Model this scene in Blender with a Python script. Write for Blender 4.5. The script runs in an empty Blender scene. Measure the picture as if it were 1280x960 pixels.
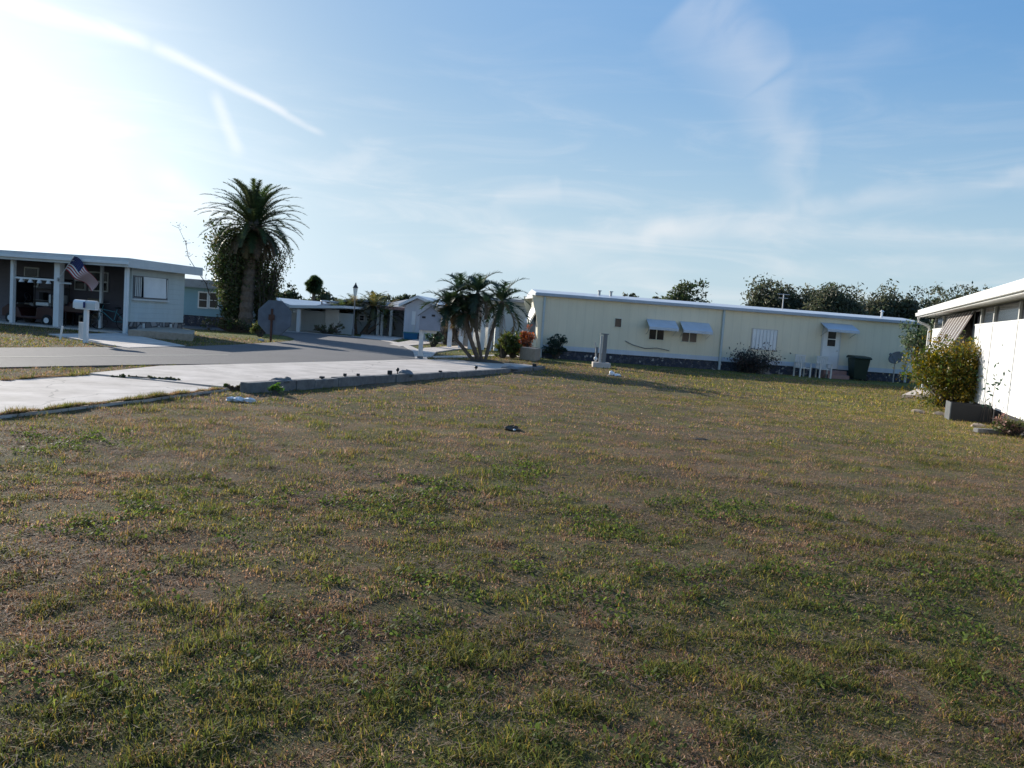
import bpy, math, random
import numpy as np
from mathutils import Vector, Matrix
random.seed(7); rng = np.random.default_rng(7)
R = math.radians
S = bpy.context.scene; COL = S.collection
# ------------------------------------------------------------------ camera
CAMH, FPX, ROLL, PITCH = 1.6, 1000.0, 4.2, 4.6
cam_d = bpy.data.cameras.new('camera'); cam = bpy.data.objects.new('camera', cam_d); COL.objects.link(cam)
cam_d.sensor_fit = 'HORIZONTAL'; cam_d.sensor_width = 36; cam_d.lens = 36*FPX/1280
cam_d.clip_start = 0.05; cam_d.clip_end = 3000
CM = Matrix.Rotation(R(90-PITCH), 3, 'X') @ Matrix.Rotation(R(ROLL), 3, 'Z')
cam.matrix_world = Matrix.Translation((0, 0, CAMH)) @ CM.to_4x4()
S.camera = cam
def ray(u, v): return (CM @ Vector(((u-640)/FPX, -(v-480)/FPX, -1))).normalized()
def P(u, v, z=0.0):                       # point of the horizontal plane z seen at photo pixel (u, v)
    d = ray(u, v); t = (z-CAMH)/d.z
    return Vector((d.x*t, d.y*t, z))
def PY(u, v, Y):                          # point at depth Y
    d = ray(u, v); t = Y/d.y
    return Vector((d.x*t, Y, CAMH+d.z*t))
# ------------------------------------------------------------------ light
SUN_AZ, SUN_EL = -46.0, 18.5              # azimuth from +Y (negative = left), elevation
sdir = Vector((math.sin(R(SUN_AZ))*math.cos(R(SUN_EL)), math.cos(R(SUN_AZ))*math.cos(R(SUN_EL)), math.sin(R(SUN_EL))))
sl = bpy.data.lights.new('sun', 'SUN'); sl.energy = 4.6; sl.angle = R(0.53); sl.color = (1.0, 0.93, 0.82)
so = bpy.data.objects.new('sun', sl); COL.objects.link(so)
so.rotation_euler = (-sdir).to_track_quat('-Z', 'Y').to_euler()
S.view_settings.view_transform = 'Standard'; S.view_settings.look = 'None'
S.view_settings.gamma = 1; S.view_settings.use_curve_mapping = False
S.view_settings.exposure = 0.64
S.cycles.max_bounces = 6; S.cycles.transparent_max_bounces = 6; S.cycles.use_denoising = True
W = bpy.data.worlds.new('World'); S.world = W; W.use_nodes = True
nt = W.node_tree; nt.nodes.clear()
def N(t, **k):
    n = nt.nodes.new(t)
    for a, b in k.items(): setattr(n, a, b)
    return n
def L(a, b): nt.links.new(a, b)
def mth(op, a, b=None, c=None, clamp=False):
    n = N('ShaderNodeMath', operation=op, use_clamp=clamp)
    for i, x in enumerate((a, b, c)):
        if x is None: continue
        if isinstance(x, (int, float)): n.inputs[i].default_value = x
        else: L(x, n.inputs[i])
    return n.outputs[0]
def dot(vec, c):
    n = N('ShaderNodeVectorMath', operation='DOT_PRODUCT'); L(vec, n.inputs[0]); n.inputs[1].default_value = c
    return n.outputs['Value']
def smooth(x, a, b, lo=0.0, hi=1.0):
    n = N('ShaderNodeMapRange', interpolation_type='SMOOTHSTEP'); L(x, n.inputs[0])
    for i, q in zip((1, 2, 3, 4), (a, b, lo, hi)): n.inputs[i].default_value = q
    return n.outputs[0]
sky = N('ShaderNodeTexSky', sky_type='NISHITA', sun_disc=False)
sky.sun_elevation = R(SUN_EL); sky.sun_rotation = R(SUN_AZ); sky.altitude = 0
sky.air_density = 1.0; sky.dust_density = 0.6; sky.ozone_density = 2.0
tc = N('ShaderNodeTexCoord'); nrm = N('ShaderNodeVectorMath', operation='NORMALIZE'); L(tc.outputs['Generated'], nrm.inputs[0])
D = nrm.outputs[0]
sp = N('ShaderNodeSeparateXYZ'); L(D, sp.inputs[0])
mp = N('ShaderNodeMapping'); L(D, mp.inputs[0]); mp.inputs['Scale'].default_value = (3, 3, 16); mp.inputs['Rotation'].default_value = (0, R(7), 0)
nz = N('ShaderNodeTexNoise'); nz.inputs['Scale'].default_value = 1.5; nz.inputs['Detail'].default_value = 7; nz.inputs['Roughness'].default_value = .6
nz.inputs['Distortion'].default_value = .8; L(mp.outputs[0], nz.inputs['Vector'])
nf = N('ShaderNodeTexNoise'); nf.inputs['Scale'].default_value = 9; nf.inputs['Detail'].default_value = 6; nf.inputs['Distortion'].default_value = 1.0; L(D, nf.inputs['Vector'])
low = smooth(sp.outputs['Z'], 0.42, 0.06)                     # thin veil of cirrus, thicker low down
veil = mth('MULTIPLY', smooth(nz.outputs[0], 0.45, 0.8), mth('MULTIPLY', low, .34))
def streak(pts, w0, w1, amt, wob=.02):
    """cirrus / contrail band along directions seen at the given photo pixels"""
    tot = None
    for k in range(len(pts)-1):
        a, b = ray(*pts[k]), ray(*pts[k+1]); n = a.cross(b).normalized(); t = (b-a).normalized()
        m = (a+b).normalized(); half = math.acos(max(-1, min(1, a.dot(b))))/2
        d = dot(D, n); d = mth('ADD', d, mth('MULTIPLY', mth('SUBTRACT', nf.outputs[0], .5), wob))
        s = mth('SUBTRACT', dot(D, t), m.dot(t))              # position along the band
        f0 = (k)/(len(pts)-1); f1 = (k+1)/(len(pts)-1)
        wid = mth('MULTIPLY_ADD', mth('DIVIDE', s, 2*half), (w1-w0)*(f1-f0), w0+(w1-w0)*(f0+f1)/2)
        x = mth('DIVIDE', mth('ABSOLUTE', d), mth('MAXIMUM', wid, .001))
        core = smooth(x, 1.0, 0.0)
        e = smooth(mth('ABSOLUTE', s), half*1.12, half*.9) if len(pts) > 2 else smooth(mth('ABSOLUTE', s), half*1.05, half*.55)
        r = mth('MULTIPLY', core, e)
        front = smooth(dot(D, m), 0.3, .5); r = mth('MULTIPLY', r, front)
        tot = r if tot is None else mth('MAXIMUM', tot, r)
    tex = smooth(nf.outputs[0], .25, .7, .35, 1.0)
    return mth('MULTIPLY', mth('MULTIPLY', tot, tex), amt)
clouds = [veil,
    streak([(-60, -20), (190, 55), (400, 165)], .017, .006, .55, .012),
    streak([(262, 110), (300, 200)], .010, .012, .35),
    streak([(180, 205), (330, 305)], .02, .03, .30),
    streak([(860, 0), (950, 110), (1000, 245)], .085, .03, .24, .09),
    streak([(800, 300), (1000, 262), (1380, 205)], .03, .014, .28, .03),
    streak([(560, 318), (900, 285), (1400, 305)], .03, .014, .26, .03),
    streak([(660, 330), (620, 250), (700, 240)], .03, .02, .16, .05),
    streak([(640, 300), (860, 365)], .02, .02, .13),
    streak([(960, 110), (1180, 30)], .03, .03, .08, .04),
    streak([(900, 345), (1300, 325)], .022, .02, .16)]
cl = clouds[0]
for c in clouds[1:]: cl = mth('SUBTRACT', 1.0, mth('MULTIPLY', mth('SUBTRACT', 1.0, cl), mth('SUBTRACT', 1.0, c)))
sd = mth('MAXIMUM', dot(D, sdir), 0.0)
hz_ = Vector((math.sin(R(-37)), math.cos(R(-37)), math.tan(R(7)))).normalized()
hd = mth('MAXIMUM', dot(D, hz_), 0.0)
glow = mth('MULTIPLY', mth('POWER', hd, 26.0), 3.6)           # bright haze low down on the sun's side
glow2 = mth('MULTIPLY', mth('MULTIPLY', mth('POWER', sd, 4.0), smooth(sp.outputs['Z'], .26, .0)), .4)
sun_b = mth('MULTIPLY_ADD', mth('POWER', sd, 3.0), .6, 5.6)   # clouds get brighter towards the sun
mixc = N('ShaderNodeMix', data_type='RGBA'); L(cl, mixc.inputs[0])
hs = N('ShaderNodeHueSaturation'); hs.inputs['Saturation'].default_value = 1.12; L(sky.outputs[0], hs.inputs['Color'])
tn = N('ShaderNodeVectorMath', operation='MULTIPLY'); tn.inputs[1].default_value = (2.12, 2.66, 2.98)
lum_ = dot(hs.outputs[0], (.2, .6, .2)); den = mth('DIVIDE', 1.0, mth('MULTIPLY_ADD', lum_, .80, 1.0))
dv_ = N('ShaderNodeVectorMath', operation='SCALE'); L(hs.outputs[0], dv_.inputs[0]); L(den, dv_.inputs['Scale']); L(dv_.outputs[0], tn.inputs[0]); 
sdx = mth('MAXIMUM', dot(D, sdir), 0.0)
hw = mth('ADD', smooth(sp.outputs['Z'], .36, -.02, 0.0, .72), mth('MULTIPLY', mth('POWER', sdx, 2.0), .34), None, True)
hz = N('ShaderNodeVectorMath', operation='SCALE'); hz.inputs[0].default_value = (3.85, 4.85, 5.7); L(mth('MULTIPLY_ADD', mth('POWER', sdx, 3.0), .03, .93), hz.inputs['Scale'])
hm = N('ShaderNodeMix', data_type='RGBA'); L(hw, hm.inputs[0]); L(tn.outputs[0], hm.inputs[6]); L(hz.outputs[0], hm.inputs[7])
L(hm.outputs[2], mixc.inputs[6])
cc = N('ShaderNodeVectorMath', operation='SCALE'); cc.inputs[0].default_value = (1.0, .98, .98); L(sun_b, cc.inputs['Scale']); L(cc.outputs[0], mixc.inputs[7])
ad = N('ShaderNodeVectorMath', operation='SCALE'); ad.inputs[0].default_value = (1.0, .98, .93); L(mth('ADD', glow, glow2), ad.inputs['Scale'])
sm = N('ShaderNodeVectorMath', operation='ADD'); L(mixc.outputs[2], sm.inputs[0]); L(ad.outputs[0], sm.inputs[1])
bg = N('ShaderNodeBackground'); bg.inputs['Strength'].default_value = 0.11; L(sm.outputs[0], bg.inputs['Color'])
wo = N('ShaderNodeOutputWorld'); L(bg.outputs[0], wo.inputs[0])
W.cycles.sampling_method = 'MANUAL'; W.cycles.sample_map_resolution = 512
# ------------------------------------------------------------------ materials
def mat(name, col, rough=.7, var=.25, scale=4.0, col2=None, bump=0.0, bscale=60, metal=0.0, coord='Object', spec=.4, stretch=(1, 1, 1)):
    m = bpy.data.materials.new(name); m.use_nodes = True; t = m.node_tree; b = t.nodes['Principled BSDF']
    b.inputs['Roughness'].default_value = rough; b.inputs['Metallic'].default_value = metal; b.inputs['Specular IOR Level'].default_value = spec
    c = t.nodes.new('ShaderNodeTexCoord'); mpn = t.nodes.new('ShaderNodeMapping'); mpn.inputs['Scale'].default_value = stretch
    t.links.new(c.outputs[coord], mpn.inputs[0])
    n = t.nodes.new('ShaderNodeTexNoise'); n.inputs['Scale'].default_value = scale; n.inputs['Detail'].default_value = 6; n.inputs['Roughness'].default_value = .65
    t.links.new(mpn.outputs[0], n.inputs['Vector'])
    r = t.nodes.new('ShaderNodeValToRGB'); e = r.color_ramp.elements; e[0].position = .3; e[1].position = .7
    c2 = col2 or tuple(x*(1-var) for x in col)
    e[0].color = (*c2, 1); e[1].color = (*col, 1)
    t.links.new(n.outputs[0], r.inputs[0]); t.links.new(r.outputs[0], b.inputs['Base Color'])
    if bump:
        n2 = t.nodes.new('ShaderNodeTexNoise'); n2.inputs['Scale'].default_value = bscale; n2.inputs['Detail'].default_value = 4
        t.links.new(mpn.outputs[0], n2.inputs['Vector'])
        bp = t.nodes.new('ShaderNodeBump'); bp.inputs['Strength'].default_value = bump; bp.inputs['Distance'].default_value = .02
        t.links.new(n2.outputs[0], bp.inputs['Height']); t.links.new(bp.outputs[0], b.inputs['Normal'])
    return m
def siding(name, col, axis='Z', pitch=.2, depth=.5, dirt=.15):
    """painted metal siding: laps (Z) or vertical ribs (X) as relief, faint streaky dirt"""
    m = mat(name, col, .55, dirt, 1.3, stretch=(1.5, 1.5, .35)); t = m.node_tree; b = t.nodes['Principled BSDF']
    c = t.nodes.new('ShaderNodeTexCoord'); s = t.nodes.new('ShaderNodeSeparateXYZ'); t.links.new(c.outputs['Object'], s.inputs[0])
    def M(op, a, q):
        k = t.nodes.new('ShaderNodeMath'); k.operation = op
        if isinstance(a, float): k.inputs[0].default_value = a
        else: t.links.new(a, k.inputs[0])
        k.inputs[1].default_value = q; return k.outputs[0]
    if axis == 'Z': src = s.outputs['Z']
    else:
        ad_ = t.nodes.new('ShaderNodeMath'); ad_.operation = 'ADD'; t.links.new(s.outputs['X'], ad_.inputs[0]); t.links.new(s.outputs['Y'], ad_.inputs[1]); src = ad_.outputs[0]
    f = M('FRACT', M('MULTIPLY', src, 1/pitch), 0)
    h = f if axis == 'Z' else M('GREATER_THAN', f, .12)
    gr_ = M('GREATER_THAN', f, .07); mr = t.nodes.new('ShaderNodeMapRange'); mr.inputs[3].default_value = .94; t.links.new(gr_, mr.inputs[0])
    vsn = t.nodes.new('ShaderNodeVectorMath'); vsn.operation = 'SCALE'; srcc = b.inputs['Base Color'].links[0].from_socket
    t.links.new(srcc, vsn.inputs[0]); t.links.new(mr.outputs[0], vsn.inputs['Scale']); t.links.new(vsn.outputs[0], b.inputs['Base Color'])
    bp = t.nodes.new('ShaderNodeBump'); bp.inputs['Strength'].default_value = depth; bp.inputs['Distance'].default_value = .03; bp.invert = (axis == 'Z')
    t.links.new(h, bp.inputs['Height']); t.links.new(bp.outputs[0], b.inputs['Normal'])
    return m
def stone(name, c1, c2, c3, scale=4.0):
    m = bpy.data.materials.new(name); m.use_nodes = True; t = m.node_tree; b = t.nodes['Principled BSDF']; b.inputs['Roughness'].default_value = .9
    c = t.nodes.new('ShaderNodeTexCoord'); v = t.nodes.new('ShaderNodeTexVoronoi'); v.inputs['Scale'].default_value = scale; t.links.new(c.outputs['Object'], v.inputs['Vector'])
    r = t.nodes.new('ShaderNodeValToRGB'); r.color_ramp.interpolation = 'CONSTANT'; e = r.color_ramp.elements
    e[0].color = (*c1, 1); e[1].position = .45; e[1].color = (*c2, 1); q = e.new(.8); q.color = (*c3, 1)
    t.links.new(v.outputs['Color'], r.inputs[0])
    v2 = t.nodes.new('ShaderNodeTexVoronoi'); v2.feature = 'DISTANCE_TO_EDGE'; v2.inputs['Scale'].default_value = scale; t.links.new(c.outputs['Object'], v2.inputs['Vector'])
    mr = t.nodes.new('ShaderNodeMapRange'); mr.inputs[2].default_value = .12; t.links.new(v2.outputs['Distance'], mr.inputs[0])
    mx = t.nodes.new('ShaderNodeMix'); mx.data_type = 'RGBA'; mx.inputs[6].default_value = (.05, .05, .055, 1); t.links.new(mr.outputs[0], mx.inputs[0]); t.links.new(r.outputs[0], mx.inputs[7])
    t.links.new(mx.outputs[2], b.inputs['Base Color'])
    bp = t.nodes.new('ShaderNodeBump'); bp.inputs['Strength'].default_value = .8; bp.inputs['Distance'].default_value = .04
    t.links.new(mr.outputs[0], bp.inputs['Height']); t.links.new(bp.outputs[0], b.inputs['Normal'])
    return m
def leafmat(name, attr=True, col=(.06, .09, .02), trans=.35, rough=.5, var=.5, spec=.3):
    m = bpy.data.materials.new(name); m.use_nodes = True; t = m.node_tree; b = t.nodes['Principled BSDF']; o = t.nodes['Material Output']
    b.inputs['Roughness'].default_value = rough; b.inputs['Specular IOR Level'].default_value = spec
    if attr:
        a = t.nodes.new('ShaderNodeAttribute'); a.attribute_name = 'Col'; src = a.outputs['Color']
    else:
        g = t.nodes.new('ShaderNodeNewGeometry'); r = t.nodes.new('ShaderNodeValToRGB'); e = r.color_ramp.elements
        e[0].color = (*[x*(1-var) for x in col], 1); e[1].color = (*[min(1, x*(1+var)) for x in col], 1)
        t.links.new(g.outputs['Random Per Island'], r.inputs[0]); src = r.outputs[0]
    tr = t.nodes.new('ShaderNodeBsdfTranslucent'); mx = t.nodes.new('ShaderNodeMixShader'); mx.inputs[0].default_value = trans
    hsn = t.nodes.new('ShaderNodeHueSaturation'); hsn.inputs['Saturation'].default_value = 1.15; hsn.inputs['Value'].default_value = 1.5
    t.links.new(src, hsn.inputs['Color']); t.links.new(hsn.outputs[0], tr.inputs['Color'])
    t.links.new(src, b.inputs['Base Color']); t.links.new(b.outputs[0], mx.inputs[1]); t.links.new(tr.outputs[0], mx.inputs[2]); t.links.new(mx.outputs[0], o.inputs[0])
    return m
MT = dict(
    white=mat('white_paint', (.78, .78, .77), .45, .12, 3), offwhite=mat('off_white_paint', (.62, .62, .6), .5, .15, 3),
    roofmetal=mat('roof_metal', (.66, .68, .70), .4, .18, 2), greyroof=mat('grey_roof', (.34, .35, .37), .7, .2, 3),
    cream=siding('cream_siding', (.80, .71, .53), 'X', .4, .5, .10), creamplain=mat('cream_plain', (.72, .68, .55), .5, .1),
    whitesid=siding('pale_lap_siding', (.50, .55, .54), 'Z', .2, .6), bluesid=siding('blue_siding', (.23, .39, .46), 'Z', .22, .4),
    greysid=siding('grey_siding', (.55, .60, .62), 'Z', .2, .4), mauvesid=siding('mauve_siding', (.58, .58, .61), 'X', .3, .4), whitepanel=siding('white_panel', (.80, .80, .80), 'X', 1.2, .25, .06),
    stone=stone('stone_skirt', (.05, .055, .08), (.10, .10, .12), (.36, .35, .35), 8.5), edgegrey=mat('roof_edge_metal', (.40, .44, .50), .45, .2, 2), stone2=stone('stone_veneer', (.16, .14, .13), (.3, .28, .27), (.5, .48, .45), 3.4),
    block=mat('concrete_block', (.21, .205, .20), .9, .5, 6, bump=.5), conc=mat('concrete', (.62, .55, .49), .9, .42, 1.4, (.38, .33, .29), bump=.25, bscale=40),
    asphalt=mat('asphalt', (.115, .11, .113), .85, .2, .35, bump=.3, bscale=90), line=mat('faded_line', (.36, .34, .28), .8, .3, 1.2),
    glass=mat('dark_glass', (.018, .02, .026), .12, .2, spec=.25), dark=mat('dark_interior', (.025, .025, .03), .8), black=mat('black_plastic', (.02, .02, .022), .5, .2),
    darkgreen=mat('dark_green_plastic', (.012, .03, .022), .45, .2), red=mat('shade_red_paint', (.05, .014, .014), .35, .2), rubber=mat('rubber', (.02, .02, .02), .8),  # red darkened to stand in for shade under the carport roof
    steel=mat('galvanised_steel', (.42, .43, .44), .45, .2, 8, metal=.6), greymetal=mat('grey_metal', (.20, .21, .22), .5, .3, 5, metal=.3),
    awning=siding('blue_white_awning', (.60, .64, .70), 'X', .12, .8), awn2=mat('white_awning', (.75, .76, .76), .45, .1), awn_brown=mat('brown_slat', (.12, .09, .08), .6),
    trunk=mat('palm_trunk', (.17, .13, .10), .95, .5, 9, bump=1.0, bscale=14), bark=mat('bark', (.10, .08, .065), .95, .5, 7, bump=.8, bscale=20),
    wood=mat('weathered_wood', (.28, .23, .18), .85, .4, 6), rust=mat('rust', (.13, .06, .04), .9, .4, 8), teal=mat('teal_paint', (.06, .22, .25), .5, .2),
    blue=mat('blue_plastic', (.02, .16, .35), .5, .2), soil=mat('soil', (.11, .085, .065), .95, .4, 5), brick=mat('pale_brick', (.42, .33, .25), .9, .3, 8), redbrick=mat('pink_step', (.38, .24, .22), .9, .3, 5),
    cloth=mat('plastic_rag', (.75, .76, .78), .5, .2, 6), navy=mat('navy_cloth', (.02, .03, .14), .8), redc=mat('red_cloth', (.45, .04, .06), .8), lampglass=mat('lamp_glass', (.8, .78, .7), .3, .1),
    panelgrey=mat('weathered_panel', (.17, .18, .205), .8, .3, 3), mailgrey=mat('mail_grey', (.27, .29, .34), .6, .2, 4), shadewall=siding('shade_wall', (.11, .10, .12), 'Z', .2, .4),
    carpaint=mat('dark_car_paint', (.05, .055, .07), .2, .1, spec=.7), flower=mat('tan_tan', (.3, .22, .15), .8))
def cracks(m, sc, w, dk):
    t = m.node_tree; b = t.nodes['Principled BSDF']; c = t.nodes.new('ShaderNodeTexCoord'); n = t.nodes.new('ShaderNodeTexNoise'); n.inputs['Scale'].default_value = 1.7; n.inputs['Detail'].default_value = 6
    t.links.new(c.outputs['Object'], n.inputs['Vector']); a = t.nodes.new('ShaderNodeVectorMath'); a.operation = 'MULTIPLY_ADD'; a.inputs[1].default_value = (.7, .7, .7)
    t.links.new(n.outputs['Color'], a.inputs[0]); t.links.new(c.outputs['Object'], a.inputs[2]); v = t.nodes.new('ShaderNodeTexVoronoi'); v.feature = 'DISTANCE_TO_EDGE'; v.inputs['Scale'].default_value = sc; t.links.new(a.outputs[0], v.inputs['Vector'])
    r = t.nodes.new('ShaderNodeMapRange'); r.inputs[2].default_value = w; r.inputs[3].default_value = dk; t.links.new(v.outputs['Distance'], r.inputs[0])
    k = t.nodes.new('ShaderNodeVectorMath'); k.operation = 'SCALE'; t.links.new(b.inputs['Base Color'].links[0].from_socket, k.inputs[0]); t.links.new(r.outputs[0], k.inputs['Scale']); t.links.new(k.outputs[0], b.inputs['Base Color'])
cracks(MT['conc'], .28, .006, .55); cracks(MT['asphalt'], .35, .006, .7)
LF = leafmat('leaf_shader')
# ------------------------------------------------------------------ mesh helpers
class MB:
    def __init__(s): s.v = []; s.f = []; s.c = []
    def add(s, vs, fs):
        o = len(s.v); s.v += [tuple(v) for v in vs]; s.f += [tuple(i+o for i in f) for f in fs]; return s
    def box(s, x0, x1, y0, y1, z0, z1, rot=0, piv=None):
        vs = [Vector((x, y, z)) for z in (z0, z1) for x, y in ((x0, y0), (x1, y0), (x1, y1), (x0, y1))]
        if rot:
            c = Vector(piv) if piv else Vector(((x0+x1)/2, (y0+y1)/2, 0)); m = Matrix.Rotation(rot, 3, 'Z'); vs = [m @ (v-c)+c for v in vs]
        return s.add(vs, [(3, 2, 1, 0), (4, 5, 6, 7), (0, 1, 5, 4), (1, 2, 6, 5), (2, 3, 7, 6), (3, 0, 4, 7)])
    def prism(s, pts, z0, z1):
        n = len(pts); vs = [(p[0], p[1], z0) for p in pts]+[(p[0], p[1], z1) for p in pts]
        ar = sum(pts[i][0]*pts[(i+1) % n][1]-pts[(i+1) % n][0]*pts[i][1] for i in range(n))
        top = tuple(range(n, 2*n)); bot = tuple(range(n-1, -1, -1)); sd_ = [(i, (i+1) % n, n+(i+1) % n, n+i) for i in range(n)]
        if ar < 0: top = top[::-1]; bot = bot[::-1]; sd_ = [q[::-1] for q in sd_]
        return s.add(vs, [top, bot]+sd_)
    def ext(s, prof, x0, x1, axis='x'):      # profile in (y,z) [axis x] or (x,z) [axis y], extruded
        n = len(prof)
        if axis == 'x': vs = [(x0, a, b) for a, b in prof]+[(x1, a, b) for a, b in prof]
        else: vs = [(a, x0, b) for a, b in prof]+[(a, x1, b) for a, b in prof]
        return s.add(vs, [tuple(range(n-1, -1, -1)), tuple(range(n, 2*n))]+[(i, (i+1) % n, n+(i+1) % n, n+i) for i in range(n)])
    def tube(s, pts, rad, n=8, cap=True):
        pts = [Vector(p) for p in pts]; rad = rad if isinstance(rad, (list, tuple)) else [rad]*len(pts); o = len(s.v)
        for i, p in enumerate(pts):
            t = (pts[min(i+1, len(pts)-1)]-pts[max(i-1, 0)]).normalized()
            a = t.cross(Vector((0, 0, 1)) if abs(t.z) < .95 else Vector((1, 0, 0))).normalized(); b = t.cross(a)
            for k in range(n):
                q = 2*math.pi*k/n; w = p+(a*math.cos(q)+b*math.sin(q))*rad[i]; s.v.append(tuple(w))
        for i in range(len(pts)-1):
            for k in range(n):
                s.f.append((o+i*n+k, o+i*n+(k+1) % n, o+(i+1)*n+(k+1) % n, o+(i+1)*n+k))
        if cap:
            s.f.append(tuple(o+k for k in range(n-1, -1, -1))); s.f.append(tuple(o+(len(pts)-1)*n+k for k in range(n)))
        return s
    def ell(s, c, r, n=12, m=8, jit=0):
        c = Vector(c); o = len(s.v)
        for i in range(m+1):
            th = math.pi*i/m
            for k in range(n):
                ph = 2*math.pi*k/n; j = 1+random.uniform(-jit, jit)
                s.v.append((c.x+r[0]*math.sin(th)*math.cos(ph)*j, c.y+r[1]*math.sin(th)*math.sin(ph)*j, c.z+r[2]*math.cos(th)*j))
        for i in range(m):
            for k in range(n): s.f.append((o+i*n+k, o+(i+1)*n+k, o+(i+1)*n+(k+1) % n, o+i*n+(k+1) % n))
        return s
    def tri(s, a, b, c, col=None):
        o = len(s.v); s.v += [tuple(a), tuple(b), tuple(c)]; s.f.append((o, o+1, o+2))
        if col: s.c += [col]*3
    def quad(s, a, b, c, d, col=None):
        o = len(s.v); s.v += [tuple(a), tuple(b), tuple(c), tuple(d)]; s.f.append((o, o+1, o+2, o+3))
        if col: s.c += [col]*4
    def build(s, name, m, parent=None, smooth=False, bev=0.0):
        me = bpy.data.meshes.new(name); me.from_pydata(s.v, [], s.f); me.materials.append(m)
        if s.c:
            a = me.color_attributes.new('Col', 'FLOAT_COLOR', 'POINT'); a.data.foreach_set('color', np.array([(*c, 1) for c in s.c], dtype=np.float32).ravel())
        if smooth: me.polygons.foreach_set('use_smooth', [True]*len(me.polygons))
        me.update(); o = bpy.data.objects.new(name, me); COL.objects.link(o)
        if parent: o.parent = parent
        if bev:
            b = o.modifiers.new('bevel', 'BEVEL'); b.width = bev; b.segments = 2; b.limit_method = 'ANGLE'
        return o
def raw_mesh(name, V, F3=None, F4=None, cols=None, m=None, parent=None):
    me = bpy.data.meshes.new(name); n3 = 0 if F3 is None else len(F3); n4 = 0 if F4 is None else len(F4)
    me.vertices.add(len(V)); me.vertices.foreach_set('co', np.asarray(V, dtype=np.float32).ravel())
    loops = []; 
    if n3: loops.append(np.asarray(F3).ravel())
    if n4: loops.append(np.asarray(F4).ravel())
    loops = np.concatenate(loops).astype(np.int32); me.loops.add(len(loops)); me.loops.foreach_set('vertex_index', loops)
    st = np.concatenate([np.arange(n3)*3, n3*3+np.arange(n4)*4]).astype(np.int32)
    me.polygons.add(n3+n4); me.polygons.foreach_set('loop_start', st)
    me.update(calc_edges=True)
    if cols is not None:
        a = me.color_attributes.new('Col', 'FLOAT_COLOR', 'POINT'); c = np.ones((len(V), 4), dtype=np.float32); c[:, :3] = cols; a.data.foreach_set('color', c.ravel())
    me.materials.append(m); o = bpy.data.objects.new(name, me); COL.objects.link(o)
    if parent: o.parent = parent
    return o
def tag(o, label=None, cat=None, group=None, kind=None):
    for k, v in (('label', label), ('category', cat), ('group', group), ('kind', kind)):
        if v: o[k] = v
    return o
def thing(name, label, cat, loc=(0, 0, 0), rz=0.0, group=None):
    o = bpy.data.objects.new(name, None); COL.objects.link(o); o.location = loc; o.rotation_euler = (0, 0, rz); o.empty_display_size = .2
    return tag(o, label, cat, group)
def copy_tree(o, parent=None):
    c = o.copy(); COL.objects.link(c)
    if parent: c.parent = parent
    for ch in list(o.children): copy_tree(ch, c)
    return c
def ang(a, b): return math.atan2(b[1]-a[1], b[0]-a[0])
# ------------------------------------------------------------------ ground
def vnoise(x, y, sc, seed):
    x = np.asarray(x)/sc; y = np.asarray(y)/sc; xi = np.floor(x).astype(np.int64); yi = np.floor(y).astype(np.int64); fx = x-xi; fy = y-yi
    fx = fx*fx*(3-2*fx); fy = fy*fy*(3-2*fy)
    def h(a, b):
        n = (a*374761393+b*668265263+seed*974711) & 0x7fffffff; n = ((n ^ (n >> 13))*1274126177) & 0x7fffffff
        return ((n ^ (n >> 16)) & 0xffff)/65535.0
    return (h(xi, yi)*(1-fx)+h(xi+1, yi)*fx)*(1-fy)+(h(xi, yi+1)*(1-fx)+h(xi+1, yi+1)*fx)*fy
def sstep(x, a, b):
    t = np.clip((x-a)/(b-a), 0, 1); return t*t*(3-2*t)
def inpoly(x, y, poly):
    r = np.zeros(np.shape(x), bool); n = len(poly); j = n-1
    for i in range(n):
        xi, yi = poly[i][0], poly[i][1]; xj, yj = poly[j][0], poly[j][1]
        c = ((yi > y) != (yj > y)) & (x < (xj-xi)*(y-yi)/(yj-yi+1e-12)+xi); r ^= c; j = i
    return r
def gh(x, y):
    x = np.asarray(x, float); y = np.asarray(y, float)
    m = sstep(y, 34, 26)*sstep(np.abs(x), 30, 20)
    return ((vnoise(x, y, .9, 1)-.5)*.022+(vnoise(x, y, .32, 2)-.5)*.016+(vnoise(x, y, .13, 3)-.5)*.006)*m
def axis(lo, hi, step, far):
    a = list(np.arange(lo, hi, step)); g = step; p = hi
    while p < far: a.append(p); g *= 1.35; p += g
    g = step; p = lo-step; b = []
    while p > -far: b.append(p); g *= 1.35; p -= g
    return np.array(b[::-1]+a)
gx = axis(-9, 14, .085, 900); gy = axis(1.0, 26, .085, 1500)
X, Y = np.meshgrid(gx, gy); Z = gh(X, Y)
nx, ny = len(gx), len(gy); idx = np.arange(nx*ny).reshape(ny, nx)
F = np.stack([idx[:-1, :-1], idx[:-1, 1:], idx[1:, 1:], idx[1:, :-1]], -1).reshape(-1, 4)
def zone(x, y):
    """how green (0 brown .. 1 green) and how yellow the turf is at a place"""
    c = P(720, 500); brown = np.exp(-(((x-c.x)/7.5)**2+((y-c.y)/9)**2)**1.2)
    c2 = P(1090, 505); yel = np.exp(-(((x-c2.x)/5)**2+((y-c2.y)/7)**2))
    n = vnoise(x, y, 2.2, 11)*.2+vnoise(x, y, .7, 12)*.22+vnoise(x, y, .28, 13)*.3+vnoise(x, y, .12, 14)*.28
    near = np.clip(1-y/9, 0, 1)
    g = np.clip((n-.5)*2.6+.60-.30*brown+.25*yel+.08*near, 0, 1)
    return g, yel, brown
gg, yl, br = zone(X.ravel(), Y.ravel())
far = ~((np.abs(X.ravel()) < 40) & (Y.ravel() < 33))
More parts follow.
